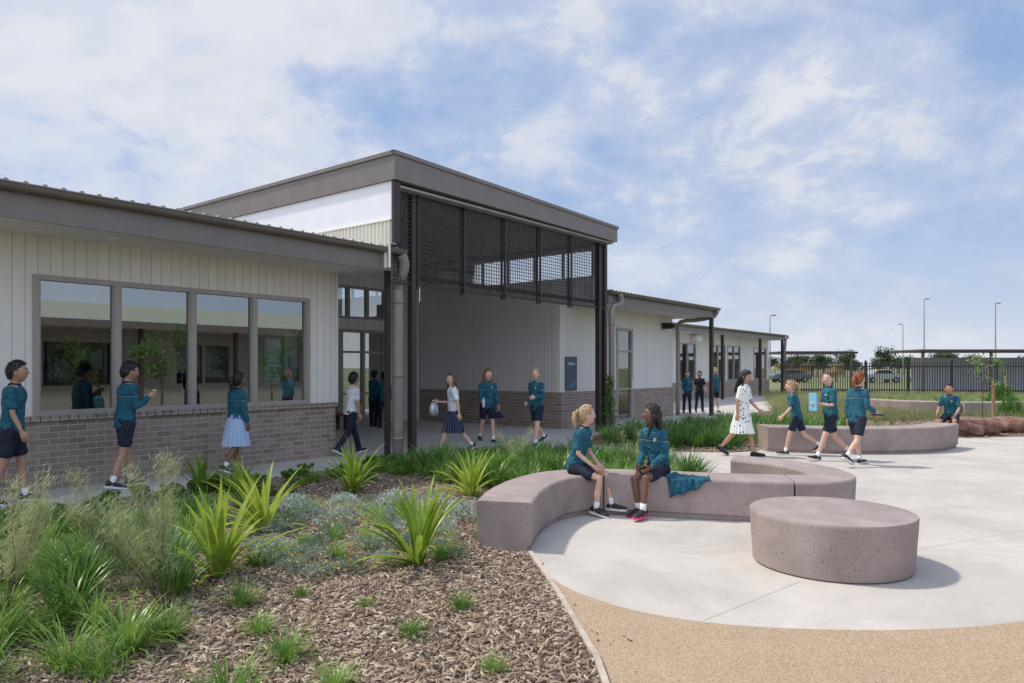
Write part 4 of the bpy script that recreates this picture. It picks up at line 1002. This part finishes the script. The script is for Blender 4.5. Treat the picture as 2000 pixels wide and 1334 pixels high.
h15,_=person('girl in teal jumper and shorts carrying a dark book',5.80,12.05,1.58,-60,'fair','pony','red','jumper','shorts',4,((20,8,1,-5),(-20,28,1,28)),((-8,6,15,0),(-4,6,70,-2)))
person('boy in teal polo and black shorts sitting on the boulder',10.55,17.2,1.62,130,'tan','short','black','polo','shorts',18,((72,70,14,0),(68,66,12,0)),((6,14,44,12),(8,14,44,12)),seat=.42,hy=20)
person('blond girl in teal polo sitting on the concrete bench',.72,8.14,1.46,-120,'fair','pony','blond','polo','shorts',14,((80,70,4,0),(76,84,4,10)),((0,5,50,20),(2,5,46,20)),seat=.45,hy=40,slim=.9)
person('dark haired girl in teal jumper sitting on the concrete bench',1.66,8.08,1.50,132,'brown','long','black','jumper','shorts',13,((80,74,1,0),(76,90,2,8)),((2,5,50,20),(4,5,46,20)),seat=.44,hy=-42,shoe='pink',slim=.9)
person('person in floral shirt inside the classroom near the window',*L2W(5.35,11.75),1.6,170,'fair','short','brown','floral','trousers',6,stand,((20,8,60,10),(10,8,60,10)),hp=15,group='adults')
nu,nv=26,14; vs=[];fs=[]
for i in range(nu+1):
    u=i/nu; x=1.66+.46*u; fy=7.93-.30*(x-1.4)
    back=.20*(1-u)+.06; drop=(.20*(1-u)**.7+.02)*(1 if u<.75 else (1-u)/.25+.02)
    for j in range(nv+1):
        w=j/nv; L_=back+drop; q=w*L_
        if q<back: y=fy+back-q; z=.462
        else: y=fy-.020; z=.455-(q-back)
        p=Vector((x*9,y*9,z*9)); wr=mn.noise(p*1.3)*.034+.014*math.sin(x*42+w*4)*(.4+w)
        vs.append((x+.06*w*(1-u),y-(abs(wr) if q>=back else 0)-(.01 if q>=back else 0),z+(abs(wr) if q<back else wr*.4)))
for i in range(nu):
    for j in range(nv): a=i*(nv+1)+j; fs.append((a,a+1,a+nv+2,a+nv+1))
mb=MB(); mb.add(vs,fs); o=mb.build('draped_jumper',jumpermat('draped_teal_cloth',(.014,.115,.175),False),None,smooth=True); top(o,'teal jumper draped over the edge of the concrete bench','clothing')
so=o.modifiers.new('s','SOLIDIFY'); so.thickness=.008
def carried(name,pos,fn,mats,label,cat,rz=0,smooth=False):
    mb=MB(); fn(mb); o=mb.build(name,mats,None,loc=pos,smooth=smooth,bevel=.003 if not smooth else 0); o.rotation_euler=(0,0,rz); top(o,label,cat); return o
p=[(a+b)/2 for a,b in zip(*h14)]
carried('book',(p[0],p[1],p[2]-.04),lambda m:(m.box(-.13,.13,-.012,.012,-.09,.22),m.box(-.125,.126,-.009,.009,.22,.222,1)),[plain('book_blue',(.20,.52,.70),.5,.05),M['whitecloth']],'light blue school folder hugged to the chest','book',R(95))
carried('book',(h15[1][0],h15[1][1],h15[1][2]),lambda m:(m.box(-.09,.09,-.12,.12,-.012,.012)),M['shoe'],'dark notebook held in one hand','book',R(-40))
def bag(m):
    m.tube([(0,0,-.22),(0,0,-.18),(0,0,-.05),(0,0,0)],[(.09,.05),(.10,.06),(.09,.05),(.06,.02)],14,side=(1,0,0)); m.tube([(-.05,0,0),(-.03,0,.05),(.03,0,.05),(.05,0,0)],[.006]*4,6)
carried('lunch_bag',(h6[1][0],h6[1][1],h6[1][2]-.03),bag,plain('silver_bag',(.55,.57,.6),.3,.5,40,metal=.4),'silver patterned insulated lunch bag held by its handle','bag',R(30),True)
carried('hat',(h7[0][0],h7[0][1],h7[0][2]-.1),lambda m:(m.tube([(0,0,-.07),(0,0,-.04),(0,0,0),(0,0,.05)],[(.14,.05),(.10,.05),(.08,.045),(.05,.03)],14,side=(1,0,0))),M['navy'],'navy school hat held in one hand','hat',0,True)
carried('drink_bottle',(h7[1][0],h7[1][1],h7[1][2]),lambda m:m.tube([(0,0,-.09),(0,0,.06),(0,0,.08),(0,0,.11)],[.03,.03,.015,.015],12),M['whitecloth'],'white drink bottle held in one hand','bottle',0,True)
carried('sandwich',(h2[1][0],h2[1][1],h2[1][2]+.02),lambda m:m.ell((0,0,0),(.035,.022,.022)),plain('bread',(.6,.38,.14),.7,.3,20),'golden bread roll held near the mouth','food',0,True)

# ---------------------------------------------------------------- light, sky, camera
W=D.worlds.new('World'); SC.world=W; W.use_nodes=True; nt=W.node_tree; nt.nodes.clear()
out=nt.nodes.new('ShaderNodeOutputWorld'); bg=nt.nodes.new('ShaderNodeBackground'); bg.inputs[1].default_value=.13
sky=nt.nodes.new('ShaderNodeTexSky'); sky.sky_type='NISHITA'; sky.sun_disc=False
sun_az=math.atan2(-.96,.28); EL=R(56)
sky.sun_elevation=EL; sky.sun_rotation=sun_az; sky.air_density=1.1; sky.dust_density=1.0; sky.ozone_density=2.5
g=nt.nodes.new('ShaderNodeTexCoord').outputs['Generated']; sp=nt.nodes.new('ShaderNodeSeparateXYZ'); nt.links.new(g,sp.inputs[0])
x,y,z=sp.outputs; zc=mth(nt,'MAXIMUM',z,0); dn=mth(nt,'ADD',zc,.50)
cb=nt.nodes.new('ShaderNodeCombineXYZ'); nt.links.new(mth(nt,'DIVIDE',x,dn),cb.inputs[0]); nt.links.new(mth(nt,'DIVIDE',y,dn),cb.inputs[1]); nt.links.new(mth(nt,'MULTIPLY',zc,.8),cb.inputs[2])
cv=cb.outputs[0]
n1=noise(nt,cv,2.8,9,.58,.25); n2=noise(nt,cv,1.2,3,.5,.1); n3=noise(nt,cv,8,9,.64,.3)
d=mth(nt,'ADD',mth(nt,'MULTIPLY',n1,.68),mth(nt,'MULTIPLY',n2,.32)); d=mth(nt,'ADD',d,mth(nt,'MULTIPLY',mth(nt,'SUBTRACT',n3,.5),.18))
d=mth(nt,'SUBTRACT',d,mth(nt,'MULTIPLY',x,.06)); 
den=ramp(nt,d,[(.38,.15),(.48,.48),(.62,.88)])
br=mth(nt,'SUBTRACT',mth(nt,'ADD',mth(nt,'MULTIPLY',n3,.8),mth(nt,'MULTIPLY',n1,1.1)),mth(nt,'MULTIPLY',x,.22))
ccol=ramp(nt,br,[(.70,(4.2,4.7,5.9)),(.93,(5.3,5.6,6.4)),(1.0,(6.4,6.4,6.6))])
skyc=mixc(nt,.7,sky.outputs[0],(2.0,3.25,5.9))
c=mixc(nt,den,skyc,ccol)
hz=ramp(nt,zc,[(0,.80),(.08,.40),(.24,0)])
c=mixc(nt,hz,c,(5.9,6.2,6.8))
# sky scaled brighter behind the camera, added as fill light for the facades
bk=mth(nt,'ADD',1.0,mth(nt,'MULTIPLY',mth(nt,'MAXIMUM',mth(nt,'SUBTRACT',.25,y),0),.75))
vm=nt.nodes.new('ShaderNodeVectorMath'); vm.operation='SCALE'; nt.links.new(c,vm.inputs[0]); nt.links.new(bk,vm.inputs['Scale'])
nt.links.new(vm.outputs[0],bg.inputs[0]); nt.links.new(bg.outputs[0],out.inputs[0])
sl_=D.lights.new('sun','SUN'); sl_.energy=3.4; sl_.angle=R(4); sl_.color=(1,.93,.83); so=D.objects.new('sun',sl_); COL.objects.link(so)
sd=Vector((-.96*math.cos(EL),.28*math.cos(EL),math.sin(EL))); so.rotation_euler=sd.to_track_quat('Z','Y').to_euler(); so.location=(-20,5,30)
cam=D.cameras.new('camera'); co=D.objects.new('camera',cam); COL.objects.link(co); co.location=(0,0,1.65); co.rotation_euler=(math.pi/2,0,0)
cam.sensor_width=36; cam.lens=25.2; cam.shift_y=.0255; cam.clip_end=4000; cam.clip_start=.05
SC.camera=co
SC.view_settings.view_transform='Standard'; SC.view_settings.look='None'; SC.view_settings.exposure=0
